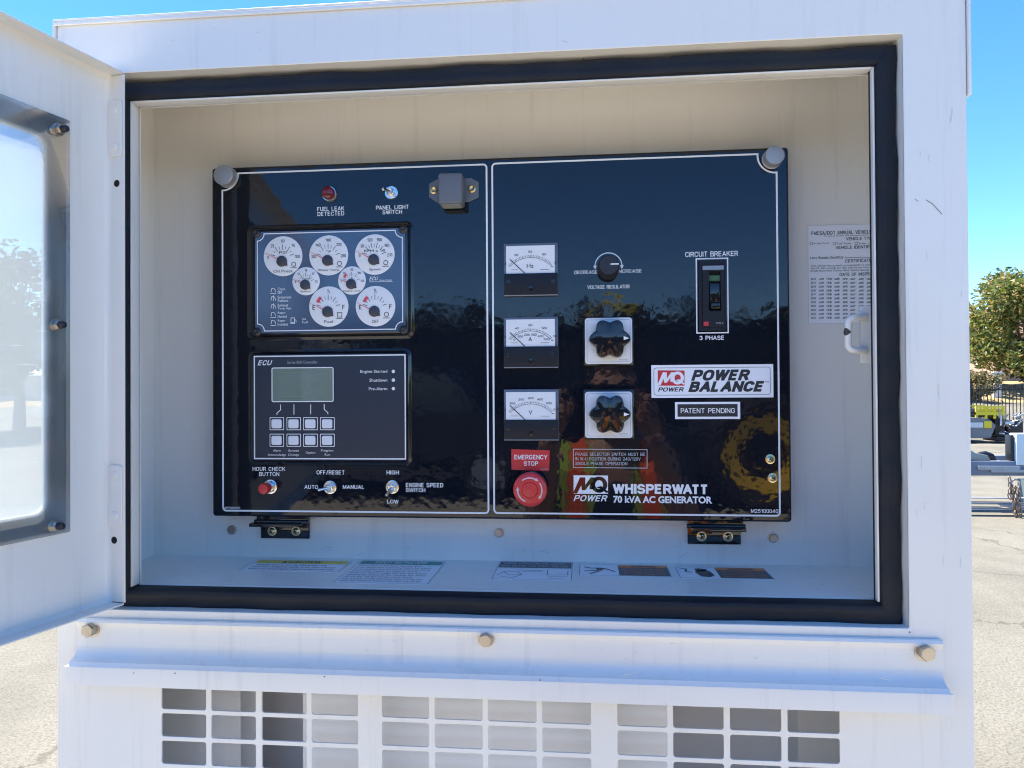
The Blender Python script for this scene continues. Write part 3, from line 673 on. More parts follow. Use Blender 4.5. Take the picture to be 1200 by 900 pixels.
# hinge tabs, slots and holes on the hinge side return
RF = Fr(DF.p(.0016, 0, 0), (dn.x, dn.y, 0), (0, 0, 1), (dd.x, dd.y, 0))   # lies on the return, looks out along the door
for y0, y1 in ((118, 184), (545, 615)):
    a = RF.at(137, y0)[1]; b_ = RF.at(137, y1)[1]
    m = MB(); m.plate(RF, rr(-TH + .0015, b_, -.002, a, .004), [], .0002, .0018, .0006)
    for z in (a - .010, b_ + .010): m.lathe(RF, (-TH / 2, z), [(.0042, .0017), (.0038, .0026), (.0020, .0030)], 20)
    m.build('hinge_leaf', WHITE, door)
for px, py in ((137, 215), (134, 633)):
    c = RF.at(px, py); m = MB(); m.lathe(RF, (c[0], c[1]), [(.0036, .0001), (.0036, .0004)], 20); m.build('drain_hole', HOLE, door)

# ================================================================== the control panel
cp = thing('control_panel', 'gloss black generator control panel with gauges, meters and switches inside the open cabinet', 'control panel', (0.34, YB, 0))
PT = .0010
px0, px1, pz0, pz1 = 0.0, 0.68, 0.0, 0.42265
m = MB()
# pan: face sheet with folded back edges
m.plate(PF, rr(px0, pz0, px1, pz1, .004, 5), [], -.020, 0, .0022)
face = m.build('face_sheet', PANELBLK, cp)
TX = PF.up(.00025)
def border(pts, w=.0017): return pts
m = MB()
def A(x, y): return TX.at(x, y)
def corner(c, r, a0, a1, n=6): return arc(c, r, a0, a1, n)
lx0, lx1 = A(261, 400)[0], A(571.3, 400)[0]; lz1, lz0 = (A(276, 203)[1] + A(566, 193)[1]) / 2, A(415, 599.8)[1]
kc1 = A(261, 204.5); kc2 = A(908.5, 182); kr = .0195
def framepts(x0, x1, z0, z1, k, side):
    P = []
    P += corner((x0 + .004, z0 + .004), .004, 180, 270); P += corner((x1 - .004, z0 + .004), .004, 270, 360)
    if side == 'R':
        dz = z1 - k[1]; dx = x1 - k[0]
        a0 = math.degrees(math.atan2(-math.sqrt(max(0, kr ** 2 - dx ** 2)), dx)); a1 = math.degrees(math.atan2(dz, -math.sqrt(max(0, kr ** 2 - dz ** 2))))
        a1 = a1 if a1 < 0 else a1 - 360
        P += arc(k, kr, a0, a1, 12); P += corner((x0 + .004, z1 - .004), .004, 90, 180)
    else:
        P += corner((x1 - .004, z1 - .004), .004, 0, 90)
        dz = z1 - k[1]; dx = x0 - k[0]
        a1 = math.degrees(math.atan2(-math.sqrt(max(0, kr ** 2 - dx ** 2)), dx)); a0 = math.degrees(math.atan2(dz, math.sqrt(max(0, kr ** 2 - dz ** 2))))
        P += arc(k, kr, a0, a1 if a1 < a0 else a1 - 360, 12)
    return P
m.stroke(TX, framepts(lx0, lx1, lz0, lz1, kc1, 'L'), .0020, 0, True)
rx0, rx1 = A(578, 400)[0], A(912, 400)[0]; rz1, rz0 = (A(582, 191.5)[1] + A(895, 180.5)[1]) / 2, A(747, 602.8)[1]
m.stroke(TX, framepts(rx0, rx1, rz0, rz1, kc2, 'R'), .0020, 0, True)
m.build('border_line', PRINT, face, label='white printed border lines with notched corners')
PANELTXT = [("FUEL LEAK", (371.7, 242.2, 403.5, 247), .02), ("DETECTED", (372, 248, 403.3, 252.8), .02), ("PANEL LIGHT", (440.6, 240.5, 478.8, 245.4), .02), ("SWITCH", (448.2, 246.2, 471.2, 250.9), .02),
 ("HOUR CHECK", (296, 547.2, 334.4, 551.9), .02), ("BUTTON", (303.6, 553.2, 327.4, 557.9), .02), ("OFF/RESET", (371, 551.2, 403.6, 556), .02), ("AUTO", (356.6, 568.4, 372.8, 573), .02), ("MANUAL", (401.6, 568.4, 426.6, 573), .02),
 ("HIGH", (453, 551.3, 467.6, 556), .02), ("LOW", (453.6, 585.6, 467.2, 590), .02), ("ENGINE SPEED", (475.6, 566, 519.4, 571), .02), ("SWITCH", (475.6, 572, 498.4, 576.6), .02), ("M25100060", (262, 593.9, 281.4, 596.6), 0),
 ("DECREASE", (673, 317, 700, 321), 0), ("INCREASE", (724, 315.6, 751.7, 319.6), 0), ("VOLTAGE REGULATOR", (688.3, 334, 738, 338.3), .01),
 ("CIRCUIT BREAKER", (803, 294.6, 865, 300.6), .01), ("3 PHASE", (819.7, 393.4, 848.3, 398.4), .03),
 ("WHISPERWATT", (718, 567.4, 828.6, 578.8), .07), ("70 kVA AC GENERATOR", (718.6, 581.4, 834.6, 589.8), .035), ("M25100040", (880, 596.7, 912, 601.2), .01)]
for t, bx, bd in PANELTXT:
    MB().text(TX, t, bx, 0, bold=bd).build('lettering', PRINT, face)
# voltage regulator arc with arrow heads
m = MB(); c = A(713, 312); R = TX.sz(713, 312, 15.8)
m.stroke(TX, arc(c, R, 3, 177, 28), .0012)
for sx_ in (-1, 1):
    q = (c[0] + sx_ * R, c[1] - .0005); m.poly(TX, [(q[0] - .0022, q[1] + .0014), (q[0] + .0022, q[1] + .0014), (q[0] - sx_ * .0002, q[1] - .0030)])
m.build('arc_arrow', PRINT, face)
# phase selector notice
m = MB(); m.stroke(TX, [A(671.9, 526.3), A(758.3, 527), A(758.3, 548.6), A(671.9, 547.8)], .0008, 0, True); m.build('notice_outline', PRINTDIM, face)
for t, bx in (("PHASE SELECTOR SWITCH MUST BE", (674.3, 530.4, 755.7, 534.2)), ("IN W-U POSITION DURING 240/120V", (674.3, 535.9, 750.8, 539.7)), ("SINGLE PHASE OPERATION", (674.3, 541.4, 735.2, 545.1))):
    MB().text(TX, t, bx, 0, bold=.01).build('lettering', PRINTDIM, face)
# maker's mark: block with slanted M and Q cut out of it
def mq(parent, f, x0, y0, x1, y1, field, ink, h=0):
    m = MB(); m.poly(f, [f.at(x0, y0), f.at(x1, y0 + .3), f.at(x1, y1), f.at(x0, y1)], h); m.build('mark_field', field, parent)
    a = f.at(x0, y1); b = f.at(x1, y0); W, H = b[0] - a[0], b[1] - a[1]
    q = lambda u, v: (a[0] + W * u, a[1] + H * v)
    m = MB()
    # M: four slanted strokes
    m.poly(f, [q(-.02, .02), q(.10, .02), q(.34, .88), q(.19, .88)], h + .0002)
    m.poly(f, [q(.20, .88), q(.34, .88), q(.34, .30), q(.24, .20)], h + .00025)
    m.poly(f, [q(.24, .20), q(.34, .20), q(.62, .88), q(.50, .88)], h + .0003)
    m.poly(f, [q(.50, .88), q(.62, .88), q(.58, .26), q(.46, .26)], h + .00035)
    # Q: thick ring with a tail
    n = 28; oc, R1, R2 = (.74, .50), (.235, .43), (.115, .24)
    vs = [f.p(*q(oc[0] + r[0] * cos(2 * pi * i / n), oc[1] + r[1] * sin(2 * pi * i / n)), h + .0004) for r in (R1, R2) for i in range(n)]
    m.add(vs, [(i, (i + 1) % n, n + (i + 1) % n, n + i) for i in range(n)])
    m.poly(f, [q(.66, .36), q(.80, .26), q(.97, .04), q(1.0, .14), q(.90, .26), q(.80, .42)], h + .00045)
    m.build('mark_letters', ink, parent)
mq(face, TX, 672.2, 557, 712.5, 578.7, PRINT, PANELBLK)
MB().text(TX, 'POWER', (672, 580.3, 713, 587.4), 0, bold=.03, shear=.35).build('lettering', PRINT, face)

# quarter turn knobs at the top corners
for (x, y, r, d) in ((261, 204.5, 11.4, .013), (908.5, 181.5, 11.6, .016)):
    k = PF.at(x, y, d); rad = PF.sz(x, y, r, d)
    c = (k[0], k[1])
    m = MB(); m.lathe(PF, c, [(rad * 1.02, 0), (rad * 1.05, .001), (rad * .92, .0015), (rad * .92, .004), (rad, .0045), (rad * 1.0, d - .0012), (rad * .93, d), (rad * .6, d + .0004), (0, d + .0004)], 40)
    m.build('corner_knob', ALU, cp)
# fuel leak lamp
c = PF.at(386.2, 227.5)
m = MB(); m.lathe(PF, c, [(.0098, 0), (.0098, .0012), (.0086, .003), (.0080, .003)], 32); lamp = m.build('fuel_leak_lamp', CHROME, cp, label='round dark red warning lamp in a chrome ring')
m = MB(); m.lathe(PF, c, [(.0078, .002), (.0078, .0065), (.0068, .0082), (.004, .0092), (0, .0096)], 32); m.build('lamp_lens', REDLENS, lamp)
# toggle switches
def toggle(name, x, y, ang, lb, tilt=.95):
    c = PF.at(x, y); m = MB(); m.lathe(PF, c, [(.0078, 0), (.0078, .0008), (.0066, .001)], 28); m.lathe(PF, c, [(.0074, .0008), (.0076, .0016), (.0074, .0034)], 6, .25)
    m.lathe(PF, c, [(.0045, .003), (.0045, .0062), (.0038, .0066), (.0030, .0060), (.0, .0056)], 20); o = m.build(name, CHROME, cp, label=lb)
    d = (cos(R_(ang)) * sin(tilt), sin(R_(ang)) * sin(tilt)); L = .0135
    P = [PF.p(c[0] + d[0] * L * t, c[1] + d[1] * L * t, .005 + cos(tilt) * L * t) for t in (0, .35, .7, .9, 1.0)]
    MB().tube(P, [.0013, .0015, .0020, .0022, .0010], 12).build('toggle_lever', CHROME, o); return o
toggle('light_switch', 458.8, 226, 175, 'small chrome toggle switch under the panel lamp label', .55)
toggle('run_switch', 387, 571, 190, 'chrome toggle switch set to AUTO')
toggle('speed_switch', 460, 570.6, 245, 'chrome toggle switch set to LOW', .8)
# hour check push button
c = PF.at(317, 570.3); m = MB(); m.lathe(PF, c, [(.0085, 0), (.0085, .001), (.0075, .0012)], 28); m.lathe(PF, c, [(.0078, .001), (.0078, .004)], 6, .3); m.lathe(PF, c, [(.0052, .004), (.0052, .010)], 24)
o = m.build('hour_check_button', CHROME, cp, label='red push button on a chrome collar')
m = MB(); m.lathe(PF, c, [(.0050, .010), (.0062, .0105), (.0064, .020), (.0056, .0215), (.002, .022), (0, .022)], 28); m.build('button_cap', RED, o)
# panel lamp (grey housing on a six sided plate)
f = PF; q = lambda x, y: PF.at(x, y, .001)
pts = [q(502.8, 215.5), q(512, 210.5), q(552, 208.8), (q(561, 213.5)), q(561, 231.7), q(550, 236.8), q(512, 237.4), q(502.8, 231.3)]
m = MB(); m.plate(PF, pts, [], 0, .0020, .0006); lampb = m.build('panel_lamp', GREYPL, cp, label='grey box shaped panel lamp screwed to the panel')
D_ = .026; a = PF.at(513, 202.8, D_); b_ = PF.at(541.5, 238.0, D_)
m = MB(); m.box(PF, a[0], b_[1], .002, b_[0], a[1], D_, .0028); m.build('lamp_shade', GREYPL, lampb)
m = MB(); m.box(PF, a[0] + .003, b_[1] - .0006, .005, b_[0] - .003, b_[1] + .0004, D_ - .004, 0); m.build('lamp_lens', mat('milky lens', (.35, .36, .33), .3), lampb)
for x, y in ((508.5, 223), (553.2, 221.6)): 
    c = PF.at(x, y, .002); m = MB(); F2 = PF.up(.002); m.lathe(F2, c, [(.0046, 0), (.0044, .001), (.0030, .0016), (.0028, .0026), (.0016, .0020), (0, .0018)], 24); m.build('screw', BRASS, lampb)

# ---- gauge cluster
GD = .0085
def bulge(f, x0, y0, x1, y1, d, name, parent, matl, grow=.006):
    P = prr(f, x0, y0, x1, y1, 0); u0, v0 = P[0]; u1, v1 = P[2]
    m = MB(); N = 6
    rings = [(grow, 0, .008), (grow * .35, .0012, .0065), (0, .0035, .005), (-.0002, d - .0016, .0045), (-.0014, d, .004), (-.02, d, .003)]
    vs = []; 
    for g, h, r in rings: vs += [f.p(*q_, h) for q_ in rr(u0 - g, v0 - g, u1 + g, v1 + g, r, N)]
    K = 4 * (N + 1)
    m.add(vs, [(k * K + i, k * K + (i + 1) % K, (k + 1) * K + (i + 1) % K, (k + 1) * K + i) for k in range(len(rings) - 1) for i in range(K)] + [tuple(range((len(rings) - 1) * K, len(rings) * K))], True)
    return m.build(name, matl, parent, sharp=60)
gc = bulge(PF, 294.2, 266.8, 480.5, 393, GD, 'gauge_cluster', cp, BLKGLOSS, .005)
gc['label'] = 'raised black gauge cluster with seven round white dials'
GF = PF.up(GD + .0003)
BLUEF = mat('gauge overlay tinted sky blue', (.055, .088, .160), .10, bump=.04, bscale=150, spec=.7)  # brighter blue is mirrored sky, put into the overlay's base colour
m = MB(); P = prr(GF, 299, 269.5, 475, 389.5); m.plate(PF, rr(*P[0], *P[2], .004), [], GD, GD + .0003); m.build('overlay', BLUEF, gc)
m = MB(); P = prr(GF, 301.7, 272.0, 471.7, 386.8); (u0, v0), (u1, v1) = P[0], P[2]; cr = .0085
pts = arc((u0, v0), cr, 90, 0, 6) + arc((u1, v0), cr, 180, 90, 6) + arc((u1, v1), cr, 270, 180, 6) + arc((u0, v1), cr, 360, 270, 6)
GT = GF.up(.0002); m.stroke(GT, pts, .0011, 0, True); m.build('border_line', PRINT, gc)
for cx_, cz_ in ((u0 - .001, v0 - .001), (u1 + .001, v0 - .001), (u0 - .001, v1 + .001), (u1 + .001, v1 + .001)):
    m = MB(); m.lathe(GF, (cx_, cz_), [(.0052, 0), (.0052, .0008), (.0040, .0020), (.0022, .0026), (0, .0018)], 24); m.build('corner_screw', mat('black oxide screw', (.05, .05, .055), .3, metal=.7), gc)
DIALS = [  # cx, cy, r, start angle, end angle, numbers, unit, name, needle angle, red zone, minor
    (331.7, 300.3, 22.6, 192, -12, ['0', '25', '50', '75', '100'], 'PSI', 'Oil Press', 153, 0),
    (385.2, 299.3, 22.8, 192, -12, ['100', '140', '180', '220', '260'], '°F', 'Water Temp', 153, 0),
    (439.2, 298.3, 23.2, 192, -12, ['0', '90', '120', '150', '180', '210'], 'RPM x 10', 'Speed', 153, 0),
    (358.7, 329.5, 16.0, 200, -20, ['8', '12', '16', '24', '32'], 'Volts', 'Battery', 155, 0),
    (412.5, 328.7, 16.2, 200, -20, ['0', '25', '50', '100', '125'], '%', 'Engine Load', 155, 1),
    (385.3, 359.3, 23.0, 196, -10, ['E', '', '½', '', 'F'], '', 'Fuel', 153, 1),
    (440.0, 358.8, 23.2, 196, -10, ['E', '', '½', '', 'F'], '', 'DEF', 153, 1)]
for i, (x, y, r, a0, a1, nums, unit, nm, na, rz) in enumerate(DIALS):
    c = GT.at(x, y); Rr_ = GT.sz(x, y, r); big = r > 20
    m = MB(); m.lathe(GF, c, [(Rr_, 0), (Rr_, .0004), (Rr_ * .975, .0006)], 48); d = m.build('dial', FACE, gc)
    T = GF.up(.0009); m = MB(); nn = len(nums)
    for k in range(2 * nn - 1):
        a = R_(165 + (15 - 165) * k / (2 * nn - 2)); L0, L1 = (.62, .40) if k % 2 == 0 else (.56, .44)
        hc = (c[0] - Rr_ * .02, c[1] - Rr_ * .08)
        m.stroke(T, [(hc[0] + cos(a) * Rr_ * L0, hc[1] + sin(a) * Rr_ * (L0 + .05)), (hc[0] + cos(a) * Rr_ * L1, hc[1] + sin(a) * Rr_ * L1)], Rr_ * (.026 if k % 2 == 0 else .018))
    for k, t in enumerate(nums):
        if not t: continue
        a = R_(180 + (0 - 180) * k / (nn - 1)); rad = .80; q0 = (c[0] + cos(a) * Rr_ * rad * .95, c[1] + sin(a) * Rr_ * rad + (-.04 * Rr_)); s_ = Rr_ * (.075 if len(t) > 1 or t in '08' else .11); w = s_ * .58 * len(t)
        m.text(T, t, (q0[0] - w, q0[1] + s_, q0[0] + w, q0[1] - s_), 0, px=False, bold=.01)
    if unit: m.text(T, unit, (c[0] - Rr_ * .065 * len(unit), c[1] + Rr_ * .25, c[0] + Rr_ * .065 * len(unit), c[1] + Rr_ * .12), 0, px=False)
    m.text(T, nm, (c[0] - Rr_ * .055 * len(nm), c[1] - Rr_ * .68, c[0] + Rr_ * .055 * len(nm), c[1] - Rr_ * .82), 0, px=False)
    if big:   # little outline pictogram at the lower right of each large dial
        ux, uz = c[0] + Rr_ * .56, c[1] - Rr_ * .42; e = Rr_ * .11
        m.stroke(T, [(ux - e, uz - e), (ux + e, uz - e), (ux + e, uz + e), (ux - e, uz + e)] if nm == 'Fuel' else [(ux + e * cos(t), uz + e * sin(t)) for t in [j * pi / 5 for j in range(10)]], Rr_ * .03, 0, True)
        m.stroke(T, [(ux - e * 1.5, uz - e * 1.6), (ux + e * 1.5, uz - e * 1.6)], Rr_ * .03)
    m.build('dial_print', BLACKPRINT, d)
    hc = (c[0] - Rr_ * .05, c[1] - Rr_ * .26); hr = Rr_ * (.27 if big else .36)
    m = MB(); L = Rr_ * 1.0; a = R_(na)
    m.poly(GF, [(hc[0] + cos(a) * L, hc[1] + sin(a) * L), (hc[0] + sin(a) * .0006, hc[1] - cos(a) * .0006), (hc[0] - sin(a) * .0006, hc[1] + cos(a) * .0006), (hc[0] - sin(a) * .00025 + cos(a) * L, hc[1] + cos(a) * .00025 + sin(a) * L)], .0016)
    if rz: m.stroke(T, arc(c, Rr_ * .60, 160, 130, 5), Rr_ * .16, .0001)
    m.build('needle', mat('faded red ink', (.72, .08, .11), .5), d)
    m = MB(); m.lathe(GF, hc, [(hr, .0008), (hr, .0020), (hr * .85, .0026), (0, .0026)], 28)
    m.poly(GF, [(hc[0] + hr * .5, hc[1] - hr * .86), (hc[0] + hr * 1.12, hc[1] - hr * .82), (hc[0] + hr * .98, hc[1] - hr * .1)], .0018)
    m.build('dial_hub', HUB, d)
# warning list at the lower left of the cluster
WL_ = [('Check', 'DEF', 336), ('Emissions', 'Failure', 345.6), ('Exhaust', 'Temp High', 355), ('Regen', 'Needed', 364.2), ('Regen', 'Inhibit', 373.4)]
for j, (t1, t2, y) in enumerate(WL_):
    m = MB(); m.text(GT, t1, (325.5, y + 1, 325.5 + 1.75 * len(t1), y + 4.2), 0); m.text(GT, t2, (325.5, y + 5.2, 325.5 + 1.75 * len(t2), y + 8.2), 0); m.build('lettering', PRINT, gc)
    m = MB(); m.stroke(GT, [GT.at(317.5, y + 6.5), GT.at(318.5, y + 2), GT.at(321, y + 2), GT.at(322.5, y + 4), GT.at(323, y + 6.5)], .0006)
    if j in (0, 3, 4): m.stroke(GT, [GT.at(317, y + 8), GT.at(323.6, y + 8)], .0006)
    else: m.stroke(GT, [GT.at(320.3, y + .5), GT.at(320.3, y + 7)], .0006, .0001)
    m.build('pictogram', PRINT, gc)
m = MB(); m.text(GT, 'Low', (354, 372.2, 358.6, 375), 0); m.text(GT, 'Fuel', (354, 376, 360.8, 378.8), 0); m.build('lettering', PRINT, gc)
m = MB(); m.stroke(GT, [GT.at(341, 372.5), GT.at(345, 372.5), GT.at(345, 378), GT.at(341, 378)], .0007, 0, True); m.stroke(GT, [GT.at(340, 379), GT.at(346, 379)], .0006); m.stroke(GT, [GT.at(345, 374), GT.at(347, 375.5), GT.at(347, 378)], .0005, .0001); m.build('pictogram', PRINT, gc)
MB().text(GT, 'ECU', (432.6, 324.2, 443.4, 328.6), 0, bold=.02, shear=.35).build('lettering', PRINT, gc)
m = MB(); m.stroke(GT, [GT.at(432.6, 330.3), GT.at(460, 330)], .0005); m.text(GT, 'Gauge Cluster', (444.5, 327.2, 459.5, 329.6), 0); m.build('fine_print', PRINT, gc)

# ---- engine controller
ED = .0065
ec = bulge(PF, 295.6, 414.0, 477.6, 540.6, ED, 'engine_controller', cp, BLKGLOSS, .005)
ec['label'] = 'raised engine controller with a green grey screen and eight white keys'
EF = PF.up(ED + .0003); ET = PF.up(ED + .0006)
m = MB(); P = prr(EF, 296.6, 415.2, 476.3, 539.2); m.plate(PF, rr(*P[0], *P[2], .0015), [], ED, ED + .0003); m.build('overlay', SLATE, ec)
m = MB(); P = prr(ET, 298.2, 416.8, 474.9, 537.6); m.stroke(ET, rr(*P[0], *P[2], 0), .0014, 0, True); m.build('border_line', PRINT, ec)
def ex(x): return 290 + x / 6.316
def ey(y): return 405 + y / 6.316
for t, a, sh, bd, mt in (("ECU", (75, 108, 185, 146), .35, .03, PRINT), ("Series 850 Controller", (295, 112, 520, 133), 0, 0, PRINTDIM), ("Engine Started", (835, 180, 1035, 207), 0, .005, PRINT), ("Shutdown", (903, 244, 1035, 267), 0, .005, PRINT), ("Pre-Alarm", (898, 308, 1035, 330), 0, .005, PRINT),
                     ("Alarm", (190, 768, 248, 785), 0, 0, PRINT), ("Acknowledge", (150, 800, 286, 820), 0, 0, PRINT), ("Screen", (303, 768, 380, 785), 0, 0, PRINT), ("Change", (300, 800, 382, 820), 0, 0, PRINT), ("Option", (430, 784, 502, 804), 0, 0, PRINT), ("Program", (545, 768, 635, 789), 0, 0, PRINT), ("Run", (572, 798, 612, 815), 0, 0, PRINT)):
    MB().text(ET, t, (ex(a[0]), ey(a[1]), ex(a[2]), ey(a[3])), 0, bold=bd, shear=sh).build('lettering', mt, ec)
m = MB()
for y in (191, 255, 318):
    m.lathe(ET, ET.at(ex(1080), ey(y)), [(.0021, 0), (.0019, .0006), (.0010, .0008), (.0008, .0004)], 16)
m.build('indicator_light', PRINT, ec)
P = prr(ET, ex(184), ey(164), ex(636), ey(414)); sc_ = MB(); sc_.plate(EF, rr(*P[0], *P[2], .0012), [], .0002, .0010); scn = sc_.build('screen', LCD, ec)
MB().stroke(EF.up(.0012), rr(*P[0], *P[2], .0016), .0011, 0, True).build('screen_outline', PRINT, scn)
m = MB(); m.plate(EF, rr(P[0][0] + .006, P[0][1] + .006, P[2][0] - .006, P[2][1] - .005, .001), [rr(P[0][0] + .0066, P[0][1] + .0066, P[2][0] - .0066, P[2][1] - .0056, .001)], .0011, .0013); m.build('screen_edge', mat('screen inner edge', (.20, .26, .20), .2), scn)
m = MB()
for pts in ([(245, 435), (245, 476), (218, 500), (218, 512)], [(344, 435), (344, 510)], [(468, 435), (468, 508)], [(568, 433), (568, 472), (595, 496), (595, 508)]):
    m.stroke(ET, [ET.at(ex(a), ey(b)) for a, b in pts], .0009)
m.build('leader_line', PRINT, ec)
bx = [(165, 270), (290, 395), (413, 520), (538, 645)]; by = [(531, 625), (653, 748)]
for r0, r1 in by:
    for c0, c1 in bx:
        P = prr(ET, ex(c0 + 2), ey(r0 + 2), ex(c1 - 2), ey(r1 - 2)); K = prr(ET, ex(c0 + 15), ey(r0 + 14), ex(c1 - 15), ey(r1 - 13))
        m = MB(); m.plate(EF, rr(*K[0], *K[2], .0020), [], .0002, .0018, .0005); k = m.build('key', BTN, ec)
        MB().stroke(ET, rr(*P[0], *P[2], .0004, 2), .0008, 0, True).build('key_outline', PRINT, k)

# ---- analog meters
def meter(x0, y0, x1, y1, fx0, fy0, fx1, fy1, label, nums, unit, ub, low=None):
    d = .006
    P = prr(PF, x0, y0, x1, y1, 0, d); Q = prr(PF, fx0, fy0, fx1, fy1, 0, d)
    (u0, v0), (u1, v1) = P[0], P[2]; (a0, b0), (a1, b1) = Q[0], Q[2]
    m = MB(); m.box(PF, u0, v0, 0, u1, v1, .0040, .0010); o = m.build('meter', mat('clear grey meter case', (.10, .115, .15), .18, bump=.05, bscale=300, spec=.7), cp, label=label)
    m = MB(); m.box(PF, u0 + .0006, v0 + .0008, .0038, u1 - .0006, b0, .0062, .0006); m.build('meter_apron', CHAR, o)
    m = MB(); m.plate(PF, rr(a0, b0 + .0001, a1, b1), [], .0041, .0045); m.build('meter_scale', FACE, o)
    T = PF.up(.0048); m = MB(); W = a1 - a0; H = b1 - b0
    cx, cz = (a0 + a1) / 2, b0 - H * .62
    for k in range(31):
        a = R_(132 - 84 * k / 30); r0 = H * 1.28; r1 = r0 - (H * .085 if k % 5 == 0 else H * .05)
        m.stroke(T, [(cx + cos(a) * r0 * .92, cz + sin(a) * r0), (cx + cos(a) * r1 * .92, cz + sin(a) * r1)], .00045)
    m.stroke(T, [(cx + cos(R_(132 - 84 * k / 24)) * H * 1.19 * .92, cz + sin(R_(132 - 84 * k / 24)) * H * 1.19) for k in range(25)], .0004)
    for k, t in enumerate(nums):
        a = R_(135 - 90 * k / (len(nums) - 1)); q_ = (cx + cos(a) * H * 1.43 * .92, cz + sin(a) * H * 1.40); s_ = .0012; w = .0011 * len(t)
        m.text(T, t, (q_[0] - w, q_[1] + s_, q_[0] + w, q_[1] - s_), 0, px=False)
    for k, t in enumerate(low or []):
        a = R_(124 - 68 * k / (len(low) - 1)); q_ = (cx + cos(a) * H * 1.06, cz + sin(a) * H * 1.06); s_ = .0012; w = .0011 * len(t)
        m.text(T, t, (q_[0] - w, q_[1] + s_, q_[0] + w, q_[1] - s_), 0, px=False)
    hgt = H * .15; m.text(T, unit, (cx - hgt * .38 * len(unit) - .0004, b0 + H * .27 + hgt * .5, cx + hgt * .38 * len(unit), b0 + H * .27 - hgt * .5), 0, px=False)
    m.stroke(T, [(a0 + W * .10, b0 + H * .14), (a0 + W * .24, b0 + H * .14)], .0004); m.stroke(T, [(a0 + W * .70, b0 + H * .13), (a0 + W * .88, b0 + H * .13)], .0004); m.stroke(T, [(a0 + W * .92, b0 + H * .22), (a0 + W * .97, b0 + H * .22)], .0008)
    m.build('scale_print', BLACKPRINT, o)
    m = MB(); m.stroke(PF, [(a0 + W * .385, b0 + .0002), (a0 + W * .08, b0 + H * .52)], .0009, .0052); m.build('needle', BLACKPRINT, o)
    for fx in (.09, .91):
        m = MB(); cc = (u0 + (u1 - u0) * fx, v0 + (b0 - v0) * .62); m.lathe(PF, cc, [(.0026, .0060), (.0026, .0068), (.0020, .0070), (0, .0066)], 18); m.build('meter_screw', BLKGLOSS, o)
    m = MB(); cc = ((u0 + u1) / 2, v0 + (b0 - v0) * .32); m.lathe(PF, cc, [(.0028, .0060), (.0026, .0072), (0, .0074)], 18); m.build('zero_adjuster', BLKGLOSS, o)
    # clear cover lip that catches light along the lower and right edge
    m = MB(); m.box(PF, u0 + .0002, v0 - .0004, .0002, u1 - .0002, v0 + .0006, .0060, .0003); m.build('cover_lip', mat('clear plastic edge', (.30, .31, .33), .12, spec=.8), o)
    return o
meter(590, 284.2, 654, 346, 592.9, 287.5, 650, 320.2, 'frequency meter marked Hz, top of the three meters', ['45', '50', '55', '60', '65'], 'Hz', 0)
meter(590, 371, 654.2, 430.7, 592.9, 374, 650.2, 406, 'ampere meter marked A, middle of the three meters', ['0', '40', '80', '120', '160'], 'A', 0, ['0', '100', '200', '300', '400', '500'])
meter(590.2, 456, 655, 515.7, 592.7, 459.4, 651, 492, 'volt meter marked V, bottom of the three meters', ['0', '100', '200', '300', '400', '500', '600'], 'V', 0)

# ---- voltage regulator knob
c = PF.at(712.6, 315.5); kr_ = PF.sz(713, 310, 12.7, .028); m = MB()
prof = [(kr_ * 1.06, .001), (kr_ * 1.06, .004), (kr_ * .98, .006), (kr_ * .94, .026), (kr_ * .86, .0285), (0, .0285)]
m.lathe(PF, c, prof, 48); kn = m.build('voltage_knob', mat('matt dark knob', (.022, .022, .030), .45, bump=.1, bscale=900), cp, label='round black voltage regulator knob with a white pointer line')
m = MB(); m.stroke(PF, [(c[0] + kr_ * .15, c[1] + .001), (c[0] + kr_ * .90, c[1] + .0010)], .0014, .0288); m.build('pointer_line', PRINT, kn)
m = MB()
for i in range(36):
    a = 2 * pi * i / 36; m.tube([PF.p(c[0] + cos(a) * kr_ * .99, c[1] + sin(a) * kr_ * .99, .006), PF.p(c[0] + cos(a) * kr_ * .945, c[1] + sin(a) * kr_ * .945, .0262)], .0006, 5)
m.build('knurling', BLKMAT, kn)
